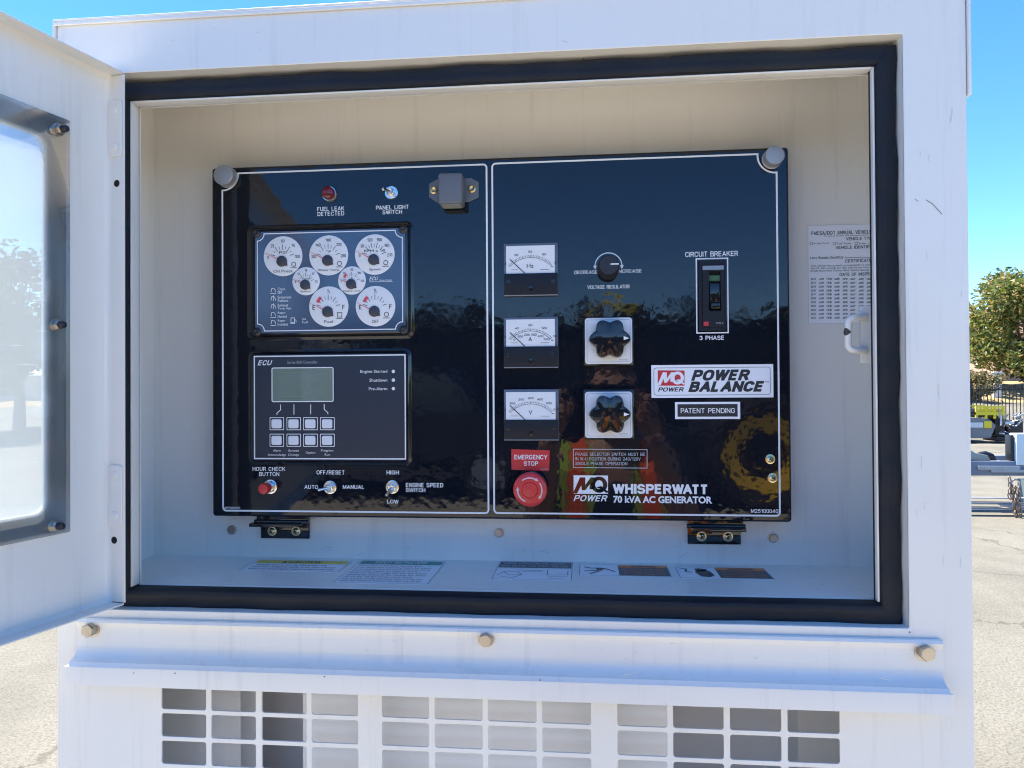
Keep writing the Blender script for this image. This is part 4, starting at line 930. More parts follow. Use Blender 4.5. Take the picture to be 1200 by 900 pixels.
# ---- selector switches
def selector(y0, bz, pl_, kc, lb):
    d = .008; P = prr(PF, *bz, 0, d); m = MB(); m.box(PF, *P[0], 0, *P[2], d, .0024); o = m.build('selector_switch', BLKGLOSS, cp, label=lb)
    P = prr(PF, *pl_, 0, d); m = MB(); m.plate(PF, rr(*P[0], *P[2], .0035), [], d - .001, d + .0004, .0002); p = m.build('switch_plate', FACE, o)
    m = MB(); m.stroke(PF.up(d + .0006), rr(P[0][0] + .0022, P[0][1] + .0022, P[2][0] - .0022, P[2][1] - .0022, .0025), .0005, 0, True)
    m.text(PF, 'M25100052', (P[2][0] - .0145, P[0][1] + .0052, P[2][0] - .005, P[0][1] + .0038), d + .0006, px=False)
    m.text(PF, '3Ø', (P[0][0] + .0032, (P[0][1] + P[2][1]) / 2 + .0014, P[0][0] + .0070, (P[0][1] + P[2][1]) / 2 - .0014), d + .0006, px=False); m.build('plate_print', PRINTDIM, p)
    hb = .026; c = PF.at(kc[0], kc[1], hb); r = PF.sz(kc[0], kc[1], 24.3, hb)
    def outline(k, n=120):
        pts = []
        for i in range(n):
            a = 2 * pi * i / n; w = ((1 + cos(6 * a)) / 2) ** .75          # a lobe at each 60 degrees
            pts.append((c[0] + cos(a) * r * k * (.79 + .21 * w), c[1] + sin(a) * r * k * (.79 + .21 * w)))
        return pts
    m = MB(); rings = [(1.03, d + .0035), (1.0, hb - .0030), (.985, hb - .0012), (.955, hb - .0002), (.92, hb), (.68, hb + .0003), (.45, hb + .0008), (.2, hb + .0012), (.02, hb + .0013)]
    vs = []; N = 120
    m.lathe(PF, c, [(r * .62, d), (r * .62, d + .0036)], 30)
    for k, h in rings: vs += [PF.p(*q_, h) for q_ in (outline(k) if k > .85 else [(c[0] + cos(2 * pi * i / N) * r * k, c[1] + sin(2 * pi * i / N) * r * k) for i in range(N)])]
    m.add(vs, [(k * N + i, k * N + (i + 1) % N, (k + 1) * N + (i + 1) % N, (k + 1) * N + i) for k in range(len(rings) - 1) for i in range(N)] + [tuple(range((len(rings) - 1) * N, len(rings) * N)), tuple(range(N))], True)
    kk = m.build('switch_knob', BLKGLOSS, o, sharp=12)
    m = MB(); m.poly(PF, [(c[0] + r * .66, c[1] + r * .095), (c[0] + r * .93, c[1]), (c[0] + r * .66, c[1] - r * .095)], hb + .0010); m.build('pointer_arrow', PRINT, kk)
selector(0, (683.4, 371, 743.3, 429), (685.6, 372.4, 740.8, 426.4), (714.8, 396.6), 'upper selector switch with a six lobed black knob on a white plate')
selector(1, (683.4, 455.6, 744, 515.2), (685.6, 459, 741, 513.2), (715, 485.6), 'lower selector switch with a six lobed black knob on a white plate')
# ---- circuit breaker
m = MB(); P = prr(TX, 816.3, 303, 853, 390); m.stroke(TX, rr(*P[0], *P[2], 0), .0014, 0, True); m.build('breaker_outline', PRINT, face)
P = prr(PF, 818, 305.5, 850.8, 387.5); (u0, v0), (u1, v1) = P[0], P[2]; W, H = u1 - u0, v1 - v0
Uc = lambda a: u0 + W * a
Vc = lambda b: v1 - H * b
m = MB(); m.plate(PF, rr(u0 + .0005, v0, u1 - .0005, v1), [rr(Uc(.38), Vc(.72), Uc(.78), Vc(.16))], .0004, .0030, .0003)
br = m.build('circuit_breaker', CHAR, cp, label='slim black circuit breaker with a green label in its slot')
m = MB(); m.plate(PF, rr(Uc(.14), Vc(.955), Uc(.92), Vc(.075)), [rr(Uc(.38), Vc(.72), Uc(.78), Vc(.16))], .0030, .0052, .0005); m.build('breaker_cover', CHAR, br)
m = MB(); m.box(PF, Uc(.38), Vc(.72), .0003, Uc(.78), Vc(.16), .0006); m.build('handle_slot', HOLE, br)
m = MB(); m.box(PF, Uc(.385), Vc(.295), .0008, Uc(.775), Vc(.215), .0030); m.build('off_label', GREENLAB, br)
MB().text(PF, 'OFF', (Uc(.47), Vc(.232), Uc(.70), Vc(.280)), .0033, px=False).build('lettering', mat('pale green ink', (.10, .22, .10), .5), br)
m = MB(); m.box(PF, Uc(.40), Vc(.60), .0008, Uc(.76), Vc(.33), .0042, .0008); m.box(PF, Uc(.41), Vc(.70), .0008, Uc(.75), Vc(.61), .0100, .0012); m.build('breaker_handle', BLKGLOSS, br)
m = MB(); m.plate(PF, rr(Uc(.14), Vc(.142), Uc(.90), Vc(.082), .001), [], .0052, .0056, .0001); m.build('metal_label', mat('dull foil label', (.30, .32, .34), .35, metal=.5), br)
m = MB(); m.box(PF, Uc(.16), Vc(.935), .0052, Uc(.34), Vc(.875), .0062, .0003); m.build('trip_button', RED, br)
MB().text(PF, 'TYPE E', (Uc(.60), Vc(.888), Uc(.86), Vc(.915)), .0055, px=False).build('lettering', PRINTDIM, br)
# ---- stickers
def sticker(box, name, mt, h=.0004, r=0.0, label=None, f=PF):
    P = prr(f, *box); m = MB(); m.plate(f, rr(*P[0], *P[2], r), [], .0001, h); return m.build(name, mt, cp, label=label), P
o, P = sticker((763.3, 427.3, 906.2, 466), 'maker_label', PAPER, label='white maker label reading POWER BALANCE')
T = PF.up(.0006); m = MB(); Q = prr(T, 766.3, 430.7, 902.7, 462.8); m.stroke(T, rr(*Q[0], *Q[2], .003), .0005, 0, True); m.build('thin_outline', DARKLAB, o)
mq(o, T, 770.8, 434, 802.2, 452, REDPRINT, PAPER)
for t, bx, bd in (('POWER', (771, 454, 802.2, 458.9), .04), ('POWER', (809.8, 433.2, 881.2, 446.0), .085), ('BALANCE', (806.4, 446.8, 895.8, 459.2), .085), ('TM', (896.6, 446.6, 900.8, 448.4), 0)):
    MB().text(T, t, bx, 0, bold=bd, shear=.33 if bd else 0).build('lettering', BLACKPRINT, o)
o, P = sticker((791, 471, 867.3, 491), 'patent_label', PAPER, label='white edged label reading PATENT PENDING')
Q = prr(T, 794, 473.6, 864.4, 488.3); MB().poly(T, rr(*Q[0], *Q[2], 0)).build('dark_field', BLACKPRINT, o)
MB().text(T.up(.0002), 'PATENT PENDING', (797.7, 478.3, 861.3, 484.2), 0, bold=.01).build('lettering', PRINT, o)
a, b_, c_, d_ = PF.at(599.2, 526.3), PF.at(644.2, 527.8), PF.at(643.6, 552), PF.at(599.5, 550.4)
m = MB(); m.plate(PF, [d_, c_, b_, a], [], .0001, .0004); o = m.build('stop_label', REDSTICK, cp, label='red label reading EMERGENCY STOP')
for t, bx in (('EMERGENCY', (602.7, 533, 641.5, 538.4)), ('STOP', (613.8, 540.6, 630.6, 545.8))): MB().text(T, t, bx, 0, bold=.02).build('lettering', PRINT, o)
MB().text(T, 'M25100051', (633.5, 549, 642.5, 550.6), 0).build('fine_print', PRINTDIM, o)
# ---- emergency stop mushroom button
hb = .024; c = PF.at(620.9, 574.3, hb); r = PF.sz(620.9, 574.2, 20.3, hb)
c0 = PF.at(622.5, 571.6); c = (c[0], c[1])
m = MB(); m.lathe(PF, c, [(r * .95, 0), (r * .95, .003), (r * .72, .004), (r * .70, .010)], 40); es = m.build('emergency_stop', BLKGLOSS, cp, label='large red mushroom emergency stop button')
m = MB(); m.lathe(PF, c, [(r * .55, .010), (r * .96, .0125), (r * 1.0, .015), (r * 1.0, .0190), (r * .96, .0222), (r * .82, .0240), (r * .66, .0244), (r * .48, .0244), (r * .46, .0238), (r * .43, .0246), (0, .0252)], 48)
cap = m.build('button_cap', RED, es)
m = MB(); T2 = PF.up(.0247)
for a0 in (62, -30, -178):
    a1 = a0 + 66; pts = arc(c, r * .70, a0, a1, 10)
    m.stroke(T2, pts, .0014); q0, t0 = pts[0], R_(a0 - 90); 
    m.poly(T2, [(q0[0] + cos(t0) * .0042, q0[1] + sin(t0) * .0042), (q0[0] + cos(t0 + pi / 2) * .0019, q0[1] + sin(t0 + pi / 2) * .0019), (q0[0] - cos(t0 + pi / 2) * .0019, q0[1] - sin(t0 + pi / 2) * .0019)], .0001)
m.build('twist_arrows', mat('pink white print', (.70, .55, .58), .4), cap)
# ---- screws in the face and hinge brackets
for x, y in ((902.4, 538), (905.2, 560)): screw(cp, PF, PF.at(x, y), .0040)
def bracket(ux, uy, ex_, eyy, lx0_, lx1_, y2, sc, lb):
    f = BF; m = MB(); A0 = PF.at(ux, uy, -.012); B0 = PF.at(ex_, eyy, -.012); L0 = BF.at(lx0_, eyy, .004); L1 = BF.at(lx1_, y2, .004)
    m.box(PF, A0[0], B0[1], -.016, B0[0], A0[1] + .006, -.006, .0008)
    zt_ = B0[1] + .002
    m.box(BF, L0[0], L1[1], .0002, L1[0], zt_, .0040, .0006); m.box(BF, L0[0] + .001, zt_ - .004, .003, L1[0] - .001, zt_, YB - YP + .004, .0006)
    o = m.build('hinge_bracket', BLKGLOSS, cp, label=lb)
    m = MB(); y_ = (B0[1] + A0[1]) / 2 + .001; m.tube([PF.p(A0[0] - .002, y_ - .001, -.006), PF.p(B0[0] + .002, y_ - .001, -.006)], .0026, 14); m.build('hinge_pin', BLKGLOSS, o)
    for x, y in sc: screw(o, BF.up(.004), BF.at(x, y, .004), .0043)
bracket(303, 607.5, 362, 613.5, 305.6, 362, 631.4, ((319, 622.4), (347, 622.4)), 'left black hinge bracket under the panel')
bracket(806, 612.7, 870, 618.5, 806, 868.3, 638.3, ((822, 628.5), (853, 628.8)), 'right black hinge bracket under the panel')

# ================================================================== the yard
UP = lambda z=GZ: Fr((0, 0, z), (1, 0, 0), (0, 1, 0), (0, 0, 1))
def gpt(px, dist, py=None):
    """ground plan position along the sight line of a photo column at a given depth"""
    d = ray(px, 450); return CAM.x + d.x * dist, CAM.y + d.y * dist
def zpt(py, dist, px=1170):
    d = ray(px, py); return CAM.z + d.z * dist
# ground
gm = bpy.data.materials.new('pale weathered concrete'); gm.use_nodes = True; n = gm.node_tree; b = n.nodes['Principled BSDF']; b.inputs['Roughness'].default_value = .85
tc = n.nodes.new('ShaderNodeTexCoord')
def noise(sc, det=6, ro=.6, dist=0):
    t = n.nodes.new('ShaderNodeTexNoise'); t.inputs['Scale'].default_value = sc; t.inputs['Detail'].default_value = det; t.inputs['Roughness'].default_value = ro; t.inputs['Distortion'].default_value = dist
    n.links.new(tc.outputs['Object'], t.inputs['Vector']); return t
def ramp(src, stops):
    r = n.nodes.new('ShaderNodeValToRGB'); e = r.color_ramp.elements
    while len(e) < len(stops): e.new(.5)
    for k, (p, c) in zip(e, stops): k.position = p; k.color = (*c, 1)
    n.links.new(src, r.inputs[0]); return r
a = ramp(noise(.7, 8, .65).outputs[0], [(.30, (.135, .125, .095)), (.52, (.195, .181, .143)), (.75, (.24, .225, .182))])
g = ramp(noise(70, 4, .7).outputs[0], [(.35, (.45, .43, .40)), (.5, (1, 1, 1)), (.68, (1.25, 1.24, 1.2))])
mx = n.nodes.new('ShaderNodeMix'); mx.data_type = 'RGBA'; mx.blend_type = 'MULTIPLY'; mx.inputs[0].default_value = .75
n.links.new(a.outputs[0], mx.inputs[6]); n.links.new(g.outputs[0], mx.inputs[7])
vo = n.nodes.new('ShaderNodeTexVoronoi'); vo.feature = 'DISTANCE_TO_EDGE'; vo.inputs['Scale'].default_value = .55
nd = noise(1.3, 5, .7); va = n.nodes.new('ShaderNodeVectorMath'); va.operation = 'MULTIPLY_ADD'; va.inputs[1].default_value = (.9, .9, 0)
n.links.new(nd.outputs['Color'], va.inputs[0]); n.links.new(tc.outputs['Object'], va.inputs[2]); n.links.new(va.outputs[0], vo.inputs['Vector'])
cr_ = ramp(vo.outputs['Distance'], [(0, (.42, .40, .37)), (.006, (.62, .6, .57)), (.014, (1, 1, 1))])
my = n.nodes.new('ShaderNodeMix'); my.data_type = 'RGBA'; my.blend_type = 'MULTIPLY'; my.inputs[0].default_value = .7
n.links.new(mx.outputs[2], my.inputs[6]); n.links.new(cr_.outputs[0], my.inputs[7]); n.links.new(my.outputs[2], b.inputs['Base Color'])
ad = n.nodes.new('ShaderNodeMath'); ad.operation = 'MULTIPLY_ADD'; ad.inputs[1].default_value = .5
n1, n2 = noise(55, 4, .7), noise(11, 5, .6)
n.links.new(n1.outputs[0], ad.inputs[0]); n.links.new(n2.outputs[0], ad.inputs[2])
bp = n.nodes.new('ShaderNodeBump'); bp.inputs['Strength'].default_value = .75; bp.inputs['Distance'].default_value = .03
n.links.new(ad.outputs[0], bp.inputs['Height']); n.links.new(bp.outputs[0], b.inputs['Normal'])
# one sheet with a shallow rise far off behind the fence
m = MB(); NX, NY = 60, 60; vs = []
def gx(i): t = (i / NX - .5) * 2; return math.copysign(abs(t) ** 3 * 600 + abs(t) * 20, t)
hill = lambda x, y: (.0 if y < 27 else min(1, (y - 27) / 3.0) * 1.45 + max(0, y - 30) * .006)
for j in range(NY + 1):
    for i in range(NX + 1):
        x, y = gx(i), gx(j); vs.append((x, y, GZ + hill(x, y)))
m.add(vs, [(j * (NX + 1) + i, j * (NX + 1) + i + 1, (j + 1) * (NX + 1) + i + 1, (j + 1) * (NX + 1) + i) for j in range(NY) for i in range(NX)])
ground = m.build('ground', gm, None, kind='structure')
padm = mat('pale bounce pad concrete', (.37, .335, .265), .9, bump=.7, bscale=60, var=.6, vscale=1.3, var_col=(.29, .26, .205), bdist=.006)  # pale pad out of view, added to bounce sunlight onto the cabinet
MB().add([(-5, -9.0, GZ + .005), (6.5, -9.0, GZ + .005), (6.5, .45, GZ + .005), (-5, .45, GZ + .005)], [(0, 1, 2, 3)]).build('bounce_pad', padm, None, kind='structure')
asp = mat('dark added asphalt', (.030, .031, .035), .9, bump=.8, bscale=40, var=.7, vscale=.8, var_col=(.048, .047, .046), bdist=.02)  # dark ground sheet added behind the viewer to keep panel reflections dark
MB().add([(-120, -160, GZ + .004), (120, -160, GZ + .004), (120, -9, GZ + .004), (-120, -9, GZ + .004)], [(0, 1, 2, 3)]).build('added_asphalt', asp, None, kind='structure')
m = MB(); vs = []; nx = 120
for j, (yy, k) in enumerate(((-62, 0), (-72, .55), (-84, 1.0), (-110, .8), (-150, 0))):
    for i in range(nx + 1):
        x = -150 + 300 * i / nx; vs.append((x, yy + 3 * sin(i * .3), GZ - .5 + k * (9.2 + 1.3 * sin(i * .21) + .8 * sin(i * .53 + 1) + .4 * sin(i * 1.9))))
m.add(vs, [(j * (nx + 1) + i, j * (nx + 1) + i + 1, (j + 1) * (nx + 1) + i + 1, (j + 1) * (nx + 1) + i) for j in range(4) for i in range(nx)], True)
m.build('wooded_hill', mat('dark scrub hillside', (.035, .048, .022), .95, bump=1, bscale=2.2, var=.8, vscale=.35, var_col=(.07, .065, .035), bdist=.5), None, kind='structure')
# dry grass bank behind the fence
dry = mat('dry grass bank', (.42, .30, .15), .9, bump=.8, bscale=9, var=.9, vscale=1.2, var_col=(.22, .17, .08), bdist=.08)
m = MB(); vs = []; nx, ny = 60, 8
for j in range(ny + 1):
    for i in range(nx + 1):
        x = -30 + 90 * i / nx; y = 25.5 + 16 * j / ny; z = GZ - .1 + min(1, (j / ny) * 2.2) * 1.85 + .10 * sin(i * 1.9 + j) + .05 * sin(i * 4.1)
        vs.append((x, y, z))
m.add(vs, [(j * (nx + 1) + i, j * (nx + 1) + i + 1, (j + 1) * (nx + 1) + i + 1, (j + 1) * (nx + 1) + i) for j in range(ny) for i in range(nx)], True)
m.build('grass_bank', dry, None, kind='structure')

# ---- trees: tapered trunk and limbs, crown of many small leaf faces grouped in clumps
def leafmat(name, c1, c2, c3):
    m = bpy.data.materials.new(name); m.use_nodes = True; n = m.node_tree; b = n.nodes['Principled BSDF']; b.inputs['Roughness'].default_value = .5
    gi = n.nodes.new('ShaderNodeNewGeometry'); r = n.nodes.new('ShaderNodeValToRGB'); e = r.color_ramp.elements
    e[0].position = 0; e[0].color = (*c1, 1); e[1].position = .6; e[1].color = (*c2, 1); k = e.new(.92); k.color = (*c3, 1)
    n.links.new(gi.outputs['Random Per Island'], r.inputs[0]); n.links.new(r.outputs[0], b.inputs['Base Color'])
    tl_ = n.nodes.new('ShaderNodeBsdfTranslucent'); n.links.new(r.outputs[0], tl_.inputs[0]); mx_ = n.nodes.new('ShaderNodeMixShader'); mx_.inputs[0].default_value = .35
    n.links.new(b.outputs[0], mx_.inputs[1]); n.links.new(tl_.outputs[0], mx_.inputs[2]); n.links.new(mx_.outputs[0], n.nodes['Material Output'].inputs[0])
    return m
TRIM_ = mat('pale coping', (.6, .58, .54), .8)
BARK = mat('grey brown bark', (.14, .11, .085), .9, bump=.8, bscale=40, var=.6, vscale=8, bdist=.02)
LEAF1 = leafmat('magnolia leaves', (.035, .075, .02), (.24, .28, .06), (.40, .28, .09))
LEAF2 = leafmat('dark evergreen leaves', (.018, .030, .012), (.045, .065, .022), (.08, .085, .035))
def tree(x, y, z0, H, W, label, leaf, seed, n_leaf=5000, ls=.12, trunk_h=None, group=None, lean=0):
    rnd = random.Random(seed); t = thing('tree', label, 'tree', (x, y, z0), group)
    th = trunk_h or H * .32; m = MB()
    m.tube([(x, y, z0 - .2), (x + .04, y, z0 + th * .5), (x + lean, y, z0 + th), (x + lean * 1.4, y, z0 + H * .62)], [W * .035 + .05, W * .028 + .035, W * .022 + .03, .02], 10)
    cl = []
    nb = 46
    for i in range(nb):
        a = rnd.uniform(0, 2 * pi); v = rnd.uniform(-1, 1); s = (1 - v * v) ** .5; q = rnd.uniform(.45, .90)
        cx = x + lean + cos(a) * s * W / 2 * q; cy = y + sin(a) * s * W / 2 * q; cz = z0 + th * .95 + (H - th) * (.47 + .44 * v * q / .86)
        rr_ = W * rnd.uniform(.11, .20); cl.append((cx, cy, cz, rr_))
        if i % 3 == 0:
            m.tube([(x + lean * .8, y, z0 + th * rnd.uniform(.7, 1.1)), ((x + cx) / 2, (y + cy) / 2, (z0 + th + cz) / 2), (cx, cy, cz)], [.055, .035, .012], 6)
    m.build('trunk', BARK, t)
    vs = []; fs = []
    for i in range(n_leaf):
        cx, cy, cz, r0 = cl[rnd.randrange(nb)]; v = rnd.uniform(-1, 1); a = rnd.uniform(0, 2 * pi); s = (1 - v * v) ** .5; q = r0 * rnd.uniform(.45, 1.12)
        p = Vector((cx + cos(a) * s * q, cy + sin(a) * s * q, cz + v * q * .8))
        u = Vector((rnd.gauss(0, 1), rnd.gauss(0, 1), rnd.gauss(0, .7))).normalized(); w = u.cross(Vector((rnd.gauss(0, 1), rnd.gauss(0, 1), rnd.gauss(0, 1)))).normalized()
        L = ls * rnd.uniform(.6, 1.3); k = len(vs)
        vs += [p - u * L, p + w * L * .42, p + u * L, p - w * L * .42]; fs.append((k, k + 1, k + 2, k + 3))
    me = bpy.data.meshes.new('crown'); me.from_pydata([tuple(v) for v in vs], [], fs); me.materials.append(leaf)
    link(bpy.data.objects.new('crown', me), t); return t
x, y = gpt(1208, 31); tree(x, y, GZ + .9, zpt(303, 31) - GZ - .9, 6.3, 'broad round tree with mixed green and bronze leaves behind the iron fence', LEAF1, 5, 36000, .115, .8)
x, y = gpt(1147, 29); tree(x, y, GZ + 1.0, 1.25, 1.6, 'low pale olive shrub on the dry bank left of the white gate post', leafmat('olive leaves', (.10, .10, .04), (.22, .19, .08), (.30, .24, .10)), 8, 2600, .07, .2)
# left of the cabinet, seen through the door window
x, y = gpt(22, 26); tree(x, y, GZ, zpt(262, 26, 22) - GZ, 5.2, 'spreading dark tree far off, seen through the door window', LEAF2, 31, 7000, .16, 2.2)
x, y = gpt(-60, 24); tree(x, y, GZ, zpt(290, 24, 22) - GZ, 5.0, 'lower bushy tree at the left edge of the door window view', LEAF2, 32, 5000, .16, 1.6)
x, y = gpt(10, 34); wl_ = thing('yard_wall', 'long pale block wall across the yard behind the far trees', 'wall', (x, y, GZ)); wf = Fr((x, y, GZ), (.94, .34, 0), (0, 0, 1), (.34, -.94, 0))
m = MB(); m.box(wf, -22, 0, -.2, 7, 2.3, 0, .02); m.build('block_face', mat('pale block wall paint', (.62, .60, .55), .8, bump=.3, bscale=20, var=.4, vscale=1), wl_)
m = MB(); m.box(wf, -22.05, 2.3, -.25, 7.05, 2.42, .05, .01); m.build('coping', TRIM_, wl_)
for k_, (dx_, hh_, lb_) in enumerate(((-9.5, 4.6, 'tall leafy tree behind the fence, left of the round bronze leaved tree'), (-17, 3.6, 'smaller leafy tree behind the fence, directly behind the cabinet'), (12, 5.2, 'large leafy tree behind the fence, well right of the house'))):
    x, y = gpt(1208, 31); tree(x + dx_, y + 1.5, GZ + .9, hh_, 5.0, lb_, LEAF1, 60 + k_, 5000, .16, 1.1)
# little house behind the tree
hx, hy = gpt(1186, 36); zb_ = GZ + 1.6
WALLT = mat('peach stucco wall', (.55, .36, .27), .8, bump=.3, bscale=60, var=.5, vscale=3, var_col=(.6, .45, .36))
TRIM = mat('white painted trim', (.78, .78, .76), .5); GLS = mat('dim window glass', (.06, .09, .12), .08, spec=.8)
ROOFM = mat('brown roof tiles', (.20, .11, .075), .8, bump=.5, bscale=30)
hs = thing('house', 'small peach house with white trimmed windows behind the tree', 'house', (hx + 2, hy, zb_))
Hf = Fr((hx - .75, hy, zb_)); m = MB(); m.plate(Hf, rr(0, -.4, 9, 2.6), [rr(1.0, .9, 2.1, 2.0), rr(3.6, .9, 4.7, 2.0), rr(6.2, .9, 7.3, 2.0)], -.15, 0); m.box(Hf, 0, -.4, -6, .15, 2.6, -.16); m.box(Hf, 8.85, -.4, -6, 9, 2.6, -.16); m.box(Hf, .16, -.4, -6, 8.84, 2.6, -5.85); m.build('wall', WALLT, hs)
for a in (1.0, 3.6, 6.2):
    m = MB(); m.plate(Hf, rr(a - .1, .8, a + 1.2, 2.1), [rr(a + .02, .92, a + .52, 1.98), rr(a + .58, .92, a + 1.08, 1.98)], .001, .06); w = m.build('window', TRIM, hs)
    MB().box(Hf, a + .002, .902, -.08, a + 1.098, 1.998, -.05).build('pane', GLS, w)
m = MB(); m.add([Hf.p(-.3, 2.6, .5), Hf.p(9.3, 2.6, .5), Hf.p(9.3, 2.6, -6.5), Hf.p(-.3, 2.6, -6.5), Hf.p(.6, 4.1, -3), Hf.p(8.4, 4.1, -3)], [(0, 1, 5, 4), (1, 2, 5), (2, 3, 4, 5), (3, 0, 4), (0, 3, 2, 1)]); m.build('roof', ROOFM, hs)
hp = thing('gate_post', 'square white gate post standing at the foot of the round tree', 'post', (*gpt(1170, 29.5), GZ + 1.5))
c = hp.location; Pf = Fr((c.x, c.y, c.z)); m = MB(); m.box(Pf, -.14, -.5, -.25, .14, .62, 0, .02); m.build('shaft', TRIM, hp); m = MB(); m.box(Pf, -.18, .62, -.30, .18, .70, .05, .02); m.build('cap', TRIM, hp)
# ---- iron picket fence
IRON = mat('black iron', (.018, .02, .022), .5)
fd = 24.6; fx0 = gpt(1100, fd)[0] - 14; fy = gpt(1170, fd)[1]
fe = thing('picket_fence', 'black iron picket fence along the far edge of the yard', 'fence', (fx0, fy, GZ))
Ff = Fr((fx0, fy, GZ)); ztf = zpt(451, fd) - GZ
pk = MB().box(Ff, -.011, .05, -.02, .011, ztf, .002).build('picket', IRON, fe)
NP = 215; sp_ = .115
for i in range(1, NP):
    o = pk.copy(); COL.objects.link(o); o.location = pk.location + Vector((i * sp_, 0, 0))
for h in (.15, ztf - .18): MB().box(Ff, -.1, h, -.024, NP * sp_, h + .04, -.0205 + .0).build('rail', IRON, fe)
for i in range(0, NP + 1, 22): MB().box(Ff, i * sp_ - .09, 0, -.075, i * sp_ - .02, ztf + .08, .012 - .04).build('fence_post', IRON, fe)

# ---- machine trailer with a yellow guard, and a dark engine skid beside it
STG = mat('grey machine paint', (.20, .21, .22), .45, bump=.1, bscale=50, var=.4, vscale=4)
YELP = mat('yellow machine paint', (.72, .60, .03), .4, bump=.1, bscale=40)
TYRE = mat('tyre rubber', (.022, .022, .024), .8, bump=.3, bscale=60)
MET = mat('galvanised steel', (.42, .44, .47), .45, metal=.6, bump=.2, bscale=60, var=.4, vscale=5)
LSTR = mat('pale grey stripe', (.62, .64, .66), .5)
def wheel(parent, x, y, z, r, w, rimm=MET, axis='y', name='wheel', rim_r=.55):
    f = Fr((x, y, z), (1, 0, 0), (0, 0, 1), (0, -1, 0)) if axis == 'y' else Fr((x, y, z), (0, 1, 0), (0, 0, 1), (1, 0, 0))
    m = MB(); m.lathe(f, (0, 0), [(r * rim_r, -w * .35), (r * .85, -w / 2), (r * .97, -w * .42), (r, -w * .25), (r, w * .25), (r * .97, w * .42), (r * .85, w / 2), (r * rim_r, w * .35)], 40, cap=False)
    for i in range(26):
        a = 2 * pi * i / 26; s = 1 if i % 2 else -1
        m.tube([f.p(cos(a) * r * .985, sin(a) * r * .985, 0), f.p(cos(a + .10) * r * .985, sin(a + .10) * r * .985, s * w * .42)], r * .035, 4)
    o = m.build(name, TYRE, parent)
    m = MB(); m.lathe(f, (0, 0), [(r * rim_r * 1.04, w * .36), (r * rim_r, w * .40), (r * rim_r * .88, w * .34), (r * rim_r * .80, w * .12), (r * rim_r * .35, w * .10), (r * rim_r * .30, w * .30), (0, w * .32)], 36)
    m.lathe(f, (0, 0), [(r * rim_r * 1.04, -w * .36), (r * rim_r * .6, -w * .2), (0, -w * .2)], 36)
    for i in range(8): m.lathe(f, (cos(i * pi / 4) * r * rim_r * .52, sin(i * pi / 4) * r * rim_r * .52), [(r * .04, w * .10), (r * .04, w * .18)], 6)
    m.build('rim', rimm, o); return o
ed = 20.8; ex0, eyy_ = gpt(1118, ed); Ef = Fr((ex0, eyy_, GZ)); U_ = lambda px: Ef.at(px, 480)[0]
Zv = lambda py: Ef.at(1160, py)[1]
eq = thing('equipment_trailer', 'grey towable machine with a yellow guard frame on top by the far fence', 'trailer', (ex0 + .5, eyy_, GZ))
m = MB(); m.plate(Ef, [(0, .14), (U_(1161), .14), (U_(1167), .50), (U_(1160), Zv(492)), (U_(1148), Zv(489)), (0, Zv(489))], [], -1.2, 0, .02); m.build('body', STG, eq)
m = MB(); m.box(Ef, 0, Zv(501), .002, U_(1151.5), Zv(495), .02); m.build('side_stripe', LSTR, eq)
m = MB(); m.box(Ef, U_(1152.5), Zv(501.5), .002, U_(1161.5), Zv(493.5), .03, .005); m.build('yellow_panel', YELP, eq)
a0, a1 = U_(1143.5), U_(1177.5); zt_, zb_2 = Zv(475.8), Zv(486.5)
for yy in (0, -1.0):
    m = MB()
    m.box(Ef, a0, zt_ - .05, yy - .05, a1, zt_, yy); m.box(Ef, a0, zb_2, yy - .05, a1, zb_2 + .09, yy)
    for k in (0, .36, .68, 1): m.box(Ef, a0 + (a1 - a0 - .05) * k, zb_2 - .1, yy - .048, a0 + (a1 - a0 - .05) * k + .05, zt_ - .051, yy - .002)
    m.build('guard_frame', YELP, eq)
m = MB(); m.box(Ef, a0 + .05, zb_2 + .02, -.06, a1 - .05, zb_2 + .19, -.052); m.build('guard_panel', YELP, eq)
m = MB(); 
for k in range(5): m.box(Ef, .2 + k * .23, Zv(489), -.9 + .1 * (k % 2), .34 + k * .23, Zv(489) + .08 + .08 * (k % 3), -.2, .01)
m.build('engine_block', BLKMAT, eq)
for px in (1122,): wheel(eq, ex0 + U_(px), eyy_ - .02, GZ + .30, .30, .2)
sk = thing('engine_skid', 'dark bare engine skid standing right of the yellow guard frame', 'machine', (ex0 + U_(1182), eyy_ - .3, GZ))
m = MB(); m.box(Ef, U_(1169), .05, -.8, U_(1205), .18, -.1, .01); m.box(Ef, U_(1170), .2, -.7, U_(1183), Zv(488), -.2, .03); m.box(Ef, U_(1184), .2, -.6, U_(1203), Zv(493), -.15, .03); m.box(Ef, U_(1140), Zv(489.5), -.9, U_(1169), Zv(486), -.1, .01); m.build('engine_body', BLKMAT, sk)
m = MB()
for i in range(14):
    rnd = random.Random(i); a = U_(1168 + rnd.uniform(0, 30)); z = rnd.uniform(.25, .85)
    m.tube([Ef.p(a, z, -.1), Ef.p(a + rnd.uniform(-.15, .25), z + rnd.uniform(-.1, .22), .04), Ef.p(a + rnd.uniform(-.1, .4), z + rnd.uniform(-.2, .2), -.05)], rnd.uniform(.012, .03), 6)
m.build('pipework', MET, sk)
m = MB(); m.tube([Ef.p(U_(1173), .5, 0), Ef.p(U_(1173), Zv(486), 0)], .025, 8); m.box(Ef, U_(1177), Zv(497), .0, U_(1187), Zv(494), .06, .01); m.build('exhaust_pipe', LSTR, sk)
